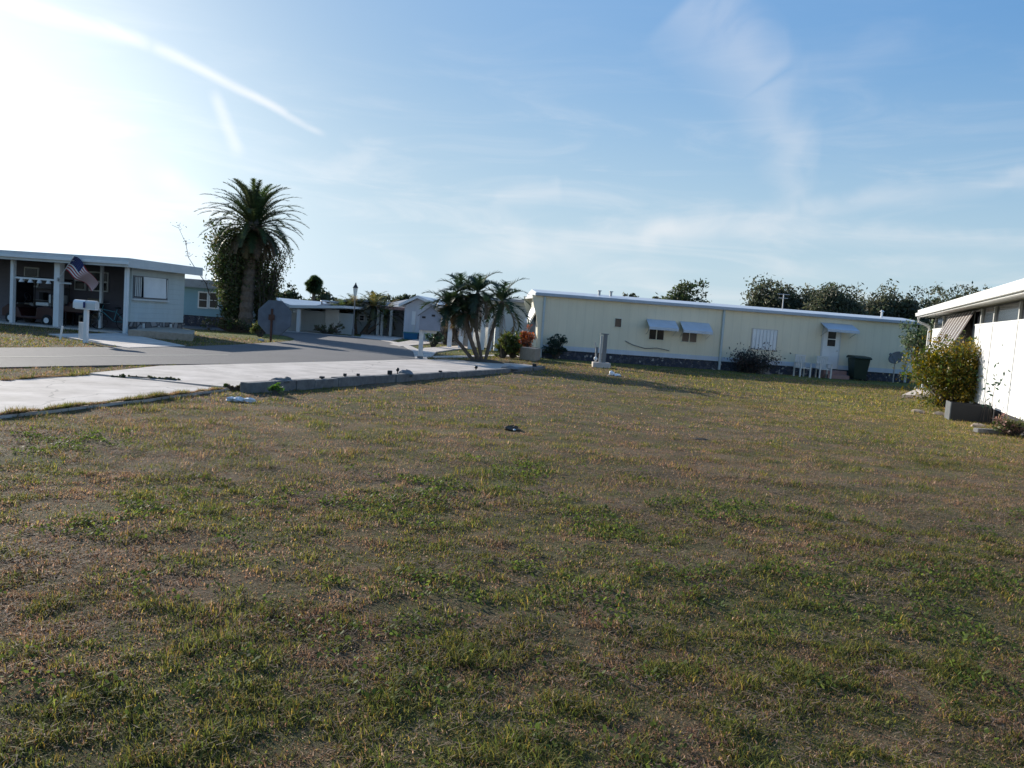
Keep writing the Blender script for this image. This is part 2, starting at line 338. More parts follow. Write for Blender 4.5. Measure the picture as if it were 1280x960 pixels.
k1 = np.array([.135, .100, .065]); k2 = np.array([.095, .092, .040]); k3 = np.array([.21, .19, .055])
cg = k1*(1-gg[:, None])+k2*gg[:, None]; cg = cg*(1-.3*yl[:, None])+k3*.3*yl[:, None]
n1 = vnoise(X.ravel(), Y.ravel(), .4, 31)[:, None]; cg *= (.75+.5*n1)
cg[far] = np.array([.125, .13, .042])*(.8+.4*vnoise(X.ravel(), Y.ravel(), 2, 5)[far][:, None])
gm = bpy.data.materials.new('turf_soil'); gm.use_nodes = True; t = gm.node_tree; b_ = t.nodes['Principled BSDF']; b_.inputs['Roughness'].default_value = .95; b_.inputs['Specular IOR Level'].default_value = .1
a_ = t.nodes.new('ShaderNodeAttribute'); a_.attribute_name = 'Col'; c_ = t.nodes.new('ShaderNodeTexCoord')
n_ = t.nodes.new('ShaderNodeTexNoise'); n_.inputs['Scale'].default_value = 16; n_.inputs['Detail'].default_value = 9; n_.inputs['Roughness'].default_value = .75; t.links.new(c_.outputs['Object'], n_.inputs['Vector'])
mr_ = t.nodes.new('ShaderNodeMapRange'); mr_.inputs[1].default_value = .25; mr_.inputs[2].default_value = .75; mr_.inputs[3].default_value = .45; mr_.inputs[4].default_value = 1.6; t.links.new(n_.outputs[0], mr_.inputs[0])
vs_ = t.nodes.new('ShaderNodeVectorMath'); vs_.operation = 'SCALE'; t.links.new(a_.outputs['Color'], vs_.inputs[0]); t.links.new(mr_.outputs[0], vs_.inputs['Scale']); t.links.new(vs_.outputs[0], b_.inputs['Base Color'])
bp_ = t.nodes.new('ShaderNodeBump'); bp_.inputs['Strength'].default_value = .9; bp_.inputs['Distance'].default_value = .05; t.links.new(n_.outputs[0], bp_.inputs['Height']); t.links.new(bp_.outputs[0], b_.inputs['Normal'])
V = np.stack([X.ravel(), Y.ravel(), Z.ravel()], -1)
gnd = raw_mesh('ground', V, None, F, cg, gm); tag(gnd, 'wide flat ground of dry brown and green turf', None, None, 'structure')
# ---- roads, slabs and kerbs (outlines in world coordinates found by projecting the photograph's outlines onto flat ground)
def G(*uv): return [P(u, v)[:2] for u, v in uv]
def ext_pt(a, b, t): return (a[0]+(b[0]-a[0])*t, a[1]+(b[1]-a[1])*t)
rn = G((0, 461), (200, 457), (330, 456), (520, 450.8)); rf = G((0, 436), (150, 435), (240, 434), (300, 431.5), (352, 428))
rn0 = ext_pt(rn[1], rn[0], 12); rf0 = ext_pt(rf[2], rf[0], 9)
bend = G((366, 426.5), (368, 424), (358, 420.5), (342, 418.3), (300, 415.5), (200, 409))
bend_f = G((200, 405.5), (330, 412), (372, 415.5), (400, 418), (440, 421), (468, 424), (492, 428.5), (510, 434), (523, 441), (527, 450.5))
road_poly = [rn0]+rn+bend_f[::-1]+bend[::-1]+rf[::-1]+[rf0]
road = MB().prism(road_poly, -.1, .03).build('road', MT['asphalt']); tag(road, 'grey asphalt street curving away behind the palm island', None, None, 'structure')
def strip(pts, w, z0, z1):
    m = MB(); L_, R_ = [], []
    for i, p in enumerate(pts):
        a = Vector(pts[max(i-1, 0)]); b = Vector(pts[min(i+1, len(pts)-1)]); d = (b-a).normalized(); n = Vector((-d.y, d.x)); p = Vector(p)
        L_.append(p+n*w/2); R_.append(p-n*w/2)
    for i in range(len(pts)-1): m.prism([R_[i], R_[i+1], L_[i+1], L_[i]], z0, z1)
    return m
mid = [ext_pt(rn[i], rf[j], .44) for i, j in ((0, 0), (1, 1), (2, 2))]; mid[0] = ext_pt(mid[1], mid[0], 10)
ln = MB()
for i in range(2): 
    q = strip([mid[i], mid[i+1]], .12, .026, .034); ln.add(q.v, q.f)
tag(ln.build('road_marking', MT['line']), 'faint pale line along the street', None, None, 'structure')
kb = [rn[3]]+bend_f[::-1]
tag(strip(bend_f[::-1], .42, -.05, .042).build('gutter', MT['conc']), 'pale concrete gutter along the curve of the street', None, None, 'structure')
s2 = G((112, 470), (200, 460.2), (330, 456.8), (520, 451.3), (560, 451.3), (655, 457), (676, 460.3), (560, 468), (480, 474), (400, 479.5), (320, 485.5), (290, 488))
s2[0] = ext_pt(s2[1], s2[0], 1.0)
slab_poly = s2
slab = MB().prism(s2, -.1, .055).build('driveway', MT['conc']); tag(slab, 'long pale concrete driveway slab behind the low block kerb', None, None, 'structure')
s1 = G((106, 471), (200, 479.2), (282, 488.8), (200, 499.5), (110, 511), (0, 523.5), (-200, 548)); s1.append(P(-200, 494)[:2]); s1.append(P(0, 478.5)[:2])
walk_poly = s1
walk = MB().prism(s1, -.1, .038).build('path', MT['conc']); tag(walk, 'pale concrete walk slab at left', None, None, 'structure')
# far driveways / walks
def flat(name, px, label, m='conc', z=.045): 
    g = G(*px); o = MB().prism(g, -.08, z).build(name, MT[m]); tag(o, label, None, None, 'structure'); return g
EXCL = [road_poly, s1, s2]
EXCL.append(flat('driveway', [(60, 419), (158, 418), (232, 434), (160, 436.5)], 'bluish shaded concrete driveway of the carport house'))
flat('driveway', [(340, 411.5), (410, 412), (404, 415.5), (372, 416.5), (345, 414.5)], 'sunlit driveway under the far carport')
flat('driveway', [(452, 419), (500, 416), (515, 421), (500, 424.5), (487, 427), (450, 423)], 'pale driveway of the house with the lamp post')
flat('path', [(487, 431), (520, 425), (555, 424.5), (605, 427), (640, 429), (640, 431.5), (600, 430), (540, 430), (500, 434)], 'pale walk in front of the gabled house')
flat('driveway', [(521, 444), (530, 436), (560, 434), (610, 430), (625, 432), (570, 437.5), (545, 441), (540, 447), (520, 450)], 'pale drive beyond the mailbox post')
flat('path', [(540, 446.5), (620, 444.5), (652, 446), (652, 447.5), (620, 446), (545, 448.5)], 'thin pale walk behind the leaning palms')
EXCL.append(flat('path', [(1127, 497), (1152, 486), (1166, 487), (1160, 497)], 'grey concrete pad by the house corner', z=.09))
# ------------------------------------------------------------------ low block kerb between slab and lot
kp = G((311, 492.5), (400, 485.6), (480, 479), (560, 472.5), (640, 466), (681, 461.5))
kroot = thing('block_wall', 'long low grey concrete block edging along the slab', 'kerb', (kp[0][0], kp[0][1], 0))
base = Vector((kp[0][0], kp[0][1]))
nblk = 0
def along(poly, s):
    for i in range(len(poly)-1):
        a, b = Vector(poly[i]), Vector(poly[i+1]); l = (b-a).length
        if s <= l or i == len(poly)-2: return a+(b-a)*(s/l), (b-a).normalized()
        s -= l
tot = sum((Vector(kp[i+1])-Vector(kp[i])).length for i in range(len(kp)-1)); s = 0; 
while s < tot-.2:
    bl = random.uniform(.5, 1.1)
    p, d = along(kp, s); q, _ = along(kp, min(s+bl-.012, tot)); n = Vector((-d.y, d.x))
    hh = .20-.10*(s/tot)+random.uniform(-.016, .012); j = random.uniform(-.02, .02)
    m = MB().prism([p-base+n*j, q-base+n*j, q-base+n*(.2+j), p-base+n*(.2+j)], -.05, hh)
    m.build('block', MT['block'], kroot, bev=.012); s += bl; nblk += 1
# things standing / lying on the kerb
def rock(name, label, cat, loc, r, m, group=None, rz=0):
    b = MB(); b.ell((0, 0, 0), r, 9, 6, .18)
    o = b.build(name, MT[m]); o.location = loc; o.rotation_euler = (0, 0, rz); return tag(o, label, cat, group)
def kerb_at(px):   # nearest place on kerb for photo x
    best = None
    for i in range(400):
        p, d = along(kp, tot*i/399); n = Vector((-d.y, d.x)); c = p+n*.1; hh = .19-.10*(i/399)
        dv = CM.transposed() @ (Vector((c.x, c.y, hh))-Vector((0, 0, CAMH))); u = 640-FPX*dv.x/dv.z
        if best is None or abs(u-px) < best[0]: best = (abs(u-px), c, hh)
    return best[1], best[2]
c, hh = kerb_at(350); rock('broken_block', 'grey lump of broken block lying on the near end of the low edging', 'rubble', (c.x, c.y, hh), (.17, .1, .05), 'block')
c, hh = kerb_at(360); rock('broken_block', 'smaller broken piece beside the grey lump on the near end of the edging', 'rubble', (c.x, c.y, hh+.01), (.08, .06, .06), 'block')
c, hh = kerb_at(507); rock('rock', 'dark rock on the low edging just right of the tall garden light', 'rock', (c.x, c.y, hh+.01), (.16, .1, .09), 'greymetal')
c, hh = kerb_at(637); rock('rock', 'wide dark rock on the far part of the low edging', 'rock', (c.x, c.y, hh+.01), (.28, .12, .09), 'greymetal')
def glight(px, h, w, label, kind):
    c, hh = kerb_at(px); h *= .7; w *= .7; o = thing('garden_light', label, 'garden light', (c.x, c.y, hh-.01))
    if kind == 'box':
        MB().box(-w/2, w/2, -.05, .05, .02, h).build('lamp_head', MT['black'], o, bev=.01); MB().tube([(0, 0, 0), (0, 0, .05)], .02).build('stake', MT['black'], o)
    elif kind == 'stake':
        MB().tube([(0, 0, 0), (0, 0, h-.06)], .014).build('stake', MT['black'], o)
        MB().tube([(0, 0, h-.08), (0, 0, h-.03), (0, 0, h)], [.03, w/2, .02], 10).build('lamp_head', MT['black'], o, True)
    else:
        MB().tube([(0, 0, 0), (0, 0, h)], .02).build('stake', MT['black'], o); MB().box(-.03, .03, -.03, .03, h-.03, h+.02).build('cap', MT['black'], o)
glight(403, .08, .13, 'low black box-shaped light on the block edging nearest the camera', 'box')
glight(487, .16, .14, 'black box light on the edging just left of the tall one', 'box')
glight(496.5, .24, .11, 'tall black garden light with round head on the edging', 'stake')
glight(431, .1, .05, 'short thin stub of a light on the pale slab edge, left of its twin', 'stub')
glight(447, .08, .05, 'short thin stub of a light on the edging, right of its twin', 'stub')
glight(550, .08, .13, 'small black light alone midway along the edging', 'box')
glight(595, .2, .16, 'black tilted garden light beyond the middle of the edging', 'stake')
glight(668, .16, .2, 'black light at the far end of the edging by the brick planter', 'box')
# litter
c = P(300, 502); rg = MB(); 
for i in range(6): rg.ell((random.uniform(-.16, .16), random.uniform(-.05, .05), .03), (random.uniform(.05, .1), .05, random.uniform(.03, .055)), 8, 6, .25)
o = rg.build('plastic_bag', MT['cloth']); o.location = (c.x, c.y, 0); tag(o, 'crumpled white bag in the grass below the end of the block edging', 'bag')
c = P(768, 470); rg = MB(); rg.ell((-.1, 0, .07), (.09, .08, .09), 8, 6, .3); rg.ell((.08, 0, .035), (.15, .1, .045), 9, 6, .3)
o = rg.build('plastic_bag', MT['cloth']); o.location = (c.x, c.y, 0); tag(o, 'white rag on the brown turf right of the utility post', 'rag')
c = P(641, 538); o = thing('dirt_clump', 'small dark clod with a white chip in the brown grass', 'clod', (c.x, c.y, 0))
MB().ell((0, 0, .02), (.12, .08, .045), 10, 6, .35).build('clod', MT['soil'], o); MB().ell((.02, -.08, .02), (.025, .02, .015), 6, 4, .2).build('chip', MT['cloth'], o)
rock('dirt_clump', 'flat dark dirt lump in the brown grass right of centre', 'clod', (*P(876, 550)[:2], 0), (.15, .07, .03), 'soil')
for (u, v, nm, lb) in ((1222, 534, 'edging_stone', 'tan stone lying by the right end of the dark planter'), (1174, 519, 'edging_stone', 'tan flat stone left of the dark planter'), (1148, 516, 'edging_stone', 'small tan stone farthest left under the yellowish bush')):
    rock(nm, lb, 'stone', (*P(u, v)[:2], .02), (.17, .12, .07), 'brick')
# ------------------------------------------------------------------ middle mobile home (cream), local x along the long wall, y away
L0 = P(671, 447); R0 = P(1139, 479); HL = (R0-L0).length; HR = ang(L0, R0)
EV = 2.75
mh = thing('mobile_home', 'long cream mobile home with white roof edge, facing the empty lot', 'mobile home', (L0.x, L0.y, 0), HR)
def lx(u, Y=None):       # local x on the long wall seen at photo column u (at mid height)
    d = ray(u, 430); o = Vector((L0.x, L0.y)); w = Vector((math.cos(HR), math.sin(HR))); # solve o + w*s = d*t
    s = (o.x*d.y-o.y*d.x)/(w.y*d.x-w.x*d.y); return s
def lz(u, v):            # height on the long wall seen at photo pixel
    d = ray(u, v); n = Vector((-math.sin(HR), math.cos(HR))); t = (n.x*L0.x+n.y*L0.y)/(n.x*d.x+n.y*d.y); return CAMH+d.z*t
def lxv(u, v):
    d = ray(u, v); n = Vector((-math.sin(HR), math.cos(HR))); t = (n.x*L0.x+n.y*L0.y)/(n.x*d.x+n.y*d.y); w = Vector((math.cos(HR), math.sin(HR)))
    return (d.x*t-L0.x)*w.x+(d.y*t-L0.y)*w.y
HD = 3.1
MB().box(0, HL, 0, HD, .42, EV-.02).build('wall', MT['cream'], mh)
rf_ = MB().ext([(-.12, EV-.02), (HD+.12, EV-.02), (HD+.12, EV+.1), (HD/2, EV+.3), (-.12, EV+.12)], -.25, HL+.15, 'x').build('roof', MT['roofmetal'], mh)
MB().box(-.3, HL+.2, -.2, -.123, EV-.02, EV+.10).build('fascia', MT['edgegrey'], rf_, bev=.01)
for u_ in (754, 769):
    x_ = lxv(u_, 374); m_ = MB(); m_.tube([(x_, HD*.3, EV+.1), (x_, HD*.3, EV+.42)], .06, 8); m_.tube([(x_, HD*.3, EV+.42), (x_, HD*.3, EV+.46)], .1, 8); m_.build('roof_vent', MT['steel'], rf_)
x_ = lxv(1116, 396); m_ = MB(); m_.tube([(x_, HD*.3, EV+.1), (x_, HD*.3, EV+.5)], .05, 8); m_.tube([(x_, HD*.3, EV+.5), (x_, HD*.3, EV+.56)], [.12, .04], 8); m_.build('roof_vent', MT['white'], rf_)
x_ = lxv(996, 392); m_ = MB(); m_.tube([(x_, HD*.5, EV+.1), (x_, HD*.5, EV+1.0)], .025, 6); m_.tube([(x_-.3, HD*.5, EV+.98), (x_+.3, HD*.5, EV+.98)], .015, 5); m_.tube([(x_-.22, HD*.5, EV+.8), (x_+.22, HD*.5, EV+.8)], .015, 5); m_.build('antenna', MT['steel'], rf_)
MB().box(.02, HL-.02, .03, HD-.03, 0, .42).build('skirting', MT['stone'], mh)
MB().box(-.012, HL+.01, -.03, -.004, .40, .60).build('base_trim', MT['awning'], mh)
# left end: curved side wing, bay with awning
wing = [( -.0, .1), (-.02, .5), (-.06, 1.2), (-.16, 1.8), (-.32, 2.3), (-.42, EV), (.1, EV), (.1, .1)]
MB().ext([(a, z) for a, z in wing], -.05, -.008, 'y').build('side_wing', MT['cream'], mh)
MB().ext([(a, z) for a, z in wing], HD+.01, HD+.06, 'y').build('side_wing', MT['creamplain'], mh)
MB().box(-.06, -.002, .12, HD-.1, .45, EV-.1).build('end_panel', MT['creamplain'], mh)
ew = MB().box(-.09, -.062, .5, HD-.5, 1.0, 1.9).build('window', MT['white'], mh); MB().box(-.1, -.091, .56, HD-.56, 1.06, 1.84).build('pane', MT['glass'], ew)
aw = MB().ext([(-.08, 2.2), (-.36, 1.62), (-.36, 1.50), (-.33, 1.50), (-.06, 2.12)], .5, HD-.5, 'y').build('awning', MT['awn2'], mh)
MB().box(-.34, -.0, 0, HD, EV-.12, EV-.04).build('soffit', MT['white'], mh)
# long wall furniture
def win(u0, v0, u1, v1, nm='window', frame='creamplain', glass='glass', mull=True, parent=None):
    x0, x1 = lxv(u0, v0), lxv(u1, v1); z1, z0 = lz(u0, v0), lz(u1, v1); 
    w = MB(); f = .03
    w.box(x0-f, x1+f, -.035, -.003, z1, z1+f).box(x0-f, x1+f, -.035, -.003, z0-f, z0).box(x0-f, x0, -.035, -.003, z0, z1).box(x1, x1+f, -.035, -.003, z0, z1)
    if mull: w.box((x0+x1)/2-.02, (x0+x1)/2+.02, -.03, -.003, z0, z1)
    w = w.build(nm, MT[frame], parent or mh); MB().box(x0, x1, -.012, -.002, z0, z1).build('pane', MT[glass], w); return w, x0, x1, z0, z1
win(769, 398, 776, 409, mull=False)
def awning(u0, v0, u1, v1, out=.55, m='awning'):
    x0, x1 = lxv(u0, v0), lxv(u1, v1); z1, z0 = lz(u0, v0), lz(u1, v1)
    a = MB(); a.ext([(-.02, z1), (-.02, z1-.025), (-out, z0+.06), (-out-.01, z0-.03), (-out-.03, z0-.03), (-out-.03, z0+.09)], x0, x1, 'x')
    o = a.build('awning', MT[m], mh)
    for x in (x0+.05, x1-.05): MB().tube([(x, -.01, z0-.25), (x, -out, z0+.05)], .012, 5).build('bracket', MT['steel'], o)
    return o
win(812, 411, 829, 425); awning(808, 398.5, 843, 413, .6)
win(853, 414, 870, 428); awning(850, 401.5, 885, 417, .6)
w, x0, x1, z0, z1 = win(941, 411, 969, 438, 'shuttered_window', 'steel', 'white', False)
for i in range(7): MB().box(x0+(x1-x0)*(i+.1)/7, x0+(x1-x0)*(i+.9)/7, -.05, -.014, z0+.02, z1-.02).build('shutter_panel', MT['white'], w)
awning(1026, 403, 1064, 416, .7)
# door
dx0, dx1 = lxv(1026, 450), lxv(1046, 450)
d = MB().box(dx0, dx1, -.06, -.003, .42, 2.3).build('door', MT['white'], mh, bev=.01); MB().box(dx0+.2, dx1-.2, -.07, -.061, 1.45, 2.12).build('pane', MT['glass'], d)
MB().box(dx0+.2, dx1-.2, -.075, -.071, 1.75, 1.79).build('glazing_bar', MT['white'], d); MB().ell((dx1-.08, -.085, 1.25), (.03, .03, .03)).build('handle', MT['steel'], d)
fr_ = MB().box(dx0-.07, dx0, -.05, -.003, .42, 2.37).box(dx1, dx1+.07, -.05, -.003, .42, 2.37).box(dx0, dx1, -.05, -.003, 2.3, 2.37).build('door_frame', MT['offwhite'], mh)
for u_, v_ in ((678, 410), (902, 420), (1134, 440)):
    x_ = lxv(u_, v_); MB().box(x_-.045, x_+.045, -.1, -.02, .02, EV-.03).build('downspout', MT['whitesid'], mh)
hz = lz(785, 445); MB().tube([(lxv(780, 440), -.04, 1.02), (lxv(790, 444), -.06, .86), (lxv(805, 447), -.05, .74), (lxv(820, 446), -.05, .80), (lxv(835, 449), -.05, .72)], .018, 6).build('cable', MT['greymetal'], mh)
st = thing('door_steps', 'pinkish block steps under the white door of the cream home', 'steps', (L0.x+math.cos(HR)*(dx0-.1), L0.y+math.sin(HR)*(dx0-.1), 0), HR)
MB().box(0, dx1-dx0+.35, -.55, -.11, 0, .36).build('step', MT['redbrick'], st, bev=.01); MB().box(.05, dx1-dx0+.3, -.9, -.555, 0, .18).build('step', MT['redbrick'], st, bev=.01)
def mhp(x, y, z=0): return (L0.x+math.cos(HR)*x-math.sin(HR)*y, L0.y+math.sin(HR)*x+math.cos(HR)*y, z)
EXCL.append([mhp(-.4, -.1)[:2], mhp(HL+.1, -.1)[:2], mhp(HL+.1, HD+.1)[:2], mhp(-.4, HD+.1)[:2]])
# ------------------------------------------------------------------ right white house
RN = P(1239, 527); RFp = P(1157, 490); rd = (Vector(RFp[:2])-Vector(RN[:2])).normalized(); RA = math.atan2(rd.y, rd.x)
RLf = (Vector(RFp[:2])-Vector(RN[:2])).length
rh = thing('screened_house', 'white panelled house at the right edge with long white roof beam and dark clerestory', 'house', (RN.x, RN.y, 0), RA)   # local x to the far corner, y to camera-left... wall face at y=0, inside y<0
X0 = -8.0; XF = RLf
MB().box(X0, XF, -4.4, 0, .0, .30).build('skirting', MT['dark'], rh)
wl = MB(); npn = 9; pw = (XF-X0)/npn
wl.box(X0, XF, -.08, 0, .31, 2.4)
wl.build('wall', MT['whitepanel'], rh)
MB().box(XF-.08, XF, -4.4, -.085, .31, 2.75).build('end_wall', MT['offwhite'], rh)
MB().box(X0, XF, -4.4, -4.3, .31, 2.75).build('rear_wall', MT['greysid'], rh)
MB().box(X0, XF, -4.3, -.09, .305, .36).build('floor_deck', MT['greymetal'], rh)
def rx(u, v=430, off=0.0):     # local x on the wall seen at photo column u
    d = ray(u, v); o = Vector(RN[:2])+Vector((-rd.y, rd.x))*off; return (o.x*d.y-o.y*d.x)/(rd.y*d.x-rd.x*d.y)
for u_ in (1168, 1178, 1190, 1225, 1241, 1272, 1300):
    x_ = rx(u_, 410); MB().box(x_-.04, x_+.04, -.07, .012, 2.4, 2.82).build('mullion', MT['offwhite'], rh); 
    MB().box(x_-.025, x_+.025, .001, .014, .31, 2.395).build('wall_joint', MT['offwhite'], rh)
MB().box(X0, XF, -.012, .016, 2.37, 2.41).build('sill', MT['white'], rh)
MB().box(X0, XF-.1, -.05, -.04, 2.42, 2.82).build('clerestory_glass', MT['glass'], rh)
rr = MB().ext([(-4.6, 2.86), (.42, 2.86), (.42, 3.04), (-4.6, 3.15)], X0-.2, XF+.5, 'x').build('roof', MT['offwhite'], rh)
MB().ext([(.42, 2.82), (.50, 2.82), (.52, 3.1), (.42, 3.1)], X0-.2, XF+.55, 'x').build('fascia', MT['white'], rr)
MB().ext([(.504, 2.86), (.58, 2.86), (.60, 2.98), (.507, 2.98)], X0-.2, XF+.55, 'x').build('gutter', MT['white'], rr)
dsx = XF+.12; MB().tube([(XF+.2, .5, 2.82), (XF+.15, .5, 2.65), (dsx, .12, 2.5), (dsx, .1, 2.3), (dsx, .1, .1)], .055, 8).build('downspout', MT['offwhite'], rh)
xa0, xa1 = rx(1219, 400), rx(1189, 400); A_ = MB()
sw = MB().box(xa0, xa1, .003, .03, 1.45, 2.78).build('window', MT['greymetal'], rh)
MB().box(xa0+.06, xa1-.06, .031, .036, 1.51, 2.7).build('pane', MT['glass'], sw)
sa = MB().ext([(.04, 2.78), (.04, 2.75), (.5, 1.72), (.52, 1.74)], xa0-.05, xa1+.05, 'x').build('awning', MT['awn_brown'], rh)
ns = 8
for i in range(ns):
    xx = xa0-.02+(xa1-xa0)*(i+.35)/ns; MB().ext([(.045, 2.8), (.045, 2.785), (.525, 1.7), (.54, 1.72)], xx, xx+.07, 'x').build('slat', MT['white'], sa)
MB().box(xa0-.05, xa1+.05, .5, .56, 1.66, 1.76).build('valance', MT['white'], sa)
def rhp(x, y, z=0): return (RN.x+rd.x*x-rd.y*y, RN.y+rd.y*x+rd.x*y, z)
EXCL.append([rhp(X0, 0.05)[:2], rhp(XF, 0.05)[:2], rhp(XF, -4.4)[:2], rhp(X0, -4.4)[:2]])
MB().box(-.06, .06, .02, .1, 0, .34).build('pier', MT['wood'], rh); MB().box(2.4, 2.52, .02, .1, 0, .30).build('pier', MT['white'], rh)
# dark planter, edging slab, potted bits
pc = P(1206, 527); pl = thing('planter_box', 'dark slatted planter box at the foot of the white house', 'planter', (pc.x+.1, pc.y, 0), R(-20))
m_ = MB().box(-.36, .36, -.02, .62, 0, .03); m_.build('floor_panel', MT['dark'], pl)
for k, (a, b_, c_, d_) in enumerate(((-.4, .4, -.05, -.02), (-.4, .4, .62, .65))):
    MB().box(a, b_, c_, d_, 0, .40).build('side_panel', MT['black'], pl)
for x_ in (-.43, .40):
    sp_ = MB()
    for i in range(6): sp_.box(x_, x_+.028, -.04+i*.115, .055+i*.115, 0, .42)
    sp_.build('side_panel', MT['greymetal'] if x_ < 0 else MT['black'], pl)
MB().box(-.37, .37, -.01, .61, .04, .30).build('soil', MT['soil'], pl)
ec = P(1243, 542); tag(MB().box(-.42, .42, -.08, .08, 0, .09, rot=R(6)).build('edging_block', MT['block'], None, bev=.015), 'grey concrete edging block in the grass by the corner post of the white house', 'edging block').location = (ec.x, ec.y, 0)
# ------------------------------------------------------------------ left carport house. local x to the left along the front, y = depth (mirrored by rotation)
LA = Vector(P(156, 417.5)[:2])+Vector((-.1, -.1)); print('LA', LA); fdir = Vector((-.98, .2)).normalized(); ddir = Vector((.2, .98)).normalized()
# use local frame: x = ddir (depth), y = fdir (left)
LR = math.atan2(ddir.y, ddir.x)
lh = thing('carport_house', 'pale house with open carport and flat white roof at the left edge', 'house', (LA.x, LA.y, 0), LR)
DD = 4.0; FW = 15.0; H = 2.55
def lhp(x, y, z=0): n = Vector((-ddir.y, ddir.x)); return (LA.x+ddir.x*x+n.x*y, LA.y+ddir.y*x+n.y*y, z)
MB().box(.5, DD-.2, .0, .1, .46, H-.02).build('end_wall', MT['whitesid'], lh)
MB().box(.5, DD-.2, .015, .09, 0, .46).build('skirting', MT['stone2'], lh)
MB().box(2.4, 2.5, .1, FW, 0, H-.02).build('rear_wall', MT['shadewall'], lh)  # carport shade is put into this wall's dark siding colour
MB().box(2.5, DD-.2, .1, FW, 0, H-.02).build('room_block', MT['whitesid'], lh)
MB().box(.0, 2.4, .1, FW, -.05, .06).build('carport_floor', MT['conc'], lh)
rl = MB().box(-.3, DD+.3, -.45, FW, H, H+.10).build('roof', MT['greyroof'], lh)
MB().box(-.36, -.303, -.5, FW, H-.08, H+.26).box(-.303, DD+.3, -.5, -.452, H-.08, H+.26).build('fascia', MT['offwhite'], rl, bev=.01)
MB().box(-.44, -.363, -.5, FW, H+.02, H+.12).build('gutter', MT['white'], rl)
MB().box(-.28, DD+.28, -.43, FW, H+.105, H+.22).build('roof_deck', MT['roofmetal'], rl)
def ly(u, off=0.0, v=390):     # local y where column u meets the plane x=off
    d = ray(u, v); o = LA+ddir*off; n = Vector((-ddir.y, ddir.x)); return (o.x*d.y-o.y*d.x)/(n.y*d.x-n.x*d.y)
for u_, w_ in ((15, .07), (71, .12), (157, .06)):
    y_ = ly(u_, .05); MB().box(-.0, w_*2, y_-w_, y_+w_, 0, H).build('post', MT['white'], lh)
y_ = ly(126, 1.2); MB().box(1.15, 1.25, y_-.05, y_+.05, 0, H).build('post', MT['white'], lh)
ya, yb = ly(71, .1), ly(15, .1); MB().box(.08, .13, ya+.12, yb-.07, 1.78, 1.85).build('rail', MT['white'], lh); MB().box(.08, .13, ly(88, .1), ya-.12, 1.7, 1.76).build('rail', MT['offwhite'], lh)
for i in range(4):
    yy = ya+(yb-ya)*(.2+.2*i); MB().tube([(.1, yy, 1.78), (.1, yy, 1.66)], [.05, .1], 8).build('hanging_shade', MT['white'], lh)
for (ua, ub) in ((93, 107), (111, 135), (30, 48)):
    y0, y1 = ly(ub, 2.4), ly(ua, 2.4); w = MB().box(2.35, 2.398, y0, y1, 1.5, 2.3).build('window', MT['offwhite'], lh)
    for q in (0, 1): MB().box(2.33, 2.349, y0+.06, y1-.06, 1.55+q*.38, 1.86+q*.38).build('pane', MT['glass'], w)
# window with shutter awning on the end wall (local plane y=0, facing -y)
def ex(u, v): d = ray(u, v); o = LA; return (o.x*d.y-o.y*d.x)/(ddir.y*d.x-ddir.x*d.y)
def ez(u, v): d = ray(u, v); s = ex(u, v); p = LA+ddir*s; return CAMH+d.z*p.y/d.y
x0, x1 = ex(166, 360), ex(209, 360); z1, z0 = 2.22, 1.35
w = MB().box(x0, x1, -.04, -.003, z0, z1).build('window', MT['greymetal'], lh); MB().box(x0+.05, x1-.05, -.05, -.041, z0+.05, z1-.05).build('pane', MT['glass'], w)
MB().ext([(-.08, z1-.02), (-.055, z1-.02), (-.085, z0+.06), (-.11, z0+.06)], x0+.52, x1-.2, 'x').build('shutter', MT['white'], w)
for k in range(4): xx = x0+.06+k*.1; MB().box(xx, xx+.045, -.075, -.052, z0+.08, z1-.06).build('louver', MT['offwhite'], w)
xx = x1-.12; MB().box(xx, xx+.045, -.075, -.052, z0+.08, z1-.06).build('louver', MT['offwhite'], w)
MB().box(x0-.05, x1+.05, -.1, -.003, z0-.07, z0-.003).build('sill', MT['offwhite'], w)
for xx in (1.2, 2.9): MB().box(xx, xx+.12, -.03, .01, .1, .4).build('vent', MT['offwhite'], lh)
EXCL.append([lhp(-.3, -.5)[:2], lhp(DD+.2, -.2)[:2], lhp(DD+.2, FW)[:2], lhp(-.3, FW)[:2]])
# brick planter wall beside it
pw_ = [P(u, v)[:2] for u, v in ((160, 421), (241, 427), (243, 421), (205, 416))]
b0 = Vector(pw_[0]); tag(MB().prism([Vector(p)-b0 for p in pw_], 0, .26).build('planter_wall', MT['brick'], None, bev=.01), 'low pale brick planter wall at the corner of the carport house', 'planter wall').location = (b0.x, b0.y, 0)
# flag on the thick post
yf = ly(80, -.1); fl = thing('flag', 'striped flag hanging from a tilted pole on the carport post', 'flag', lhp(0, ly(71, .1), 0), LR)
p0 = Vector((-.02, -.14, 1.85)); p1 = Vector((-.55, -1.25, 2.75)); MB().tube([p0, p1], .014, 6).build('flag_pole', MT['white'], fl)
MB().box(-.06, 0, -.16, -.1, 1.78, 1.92).build('bracket', MT['steel'], fl)
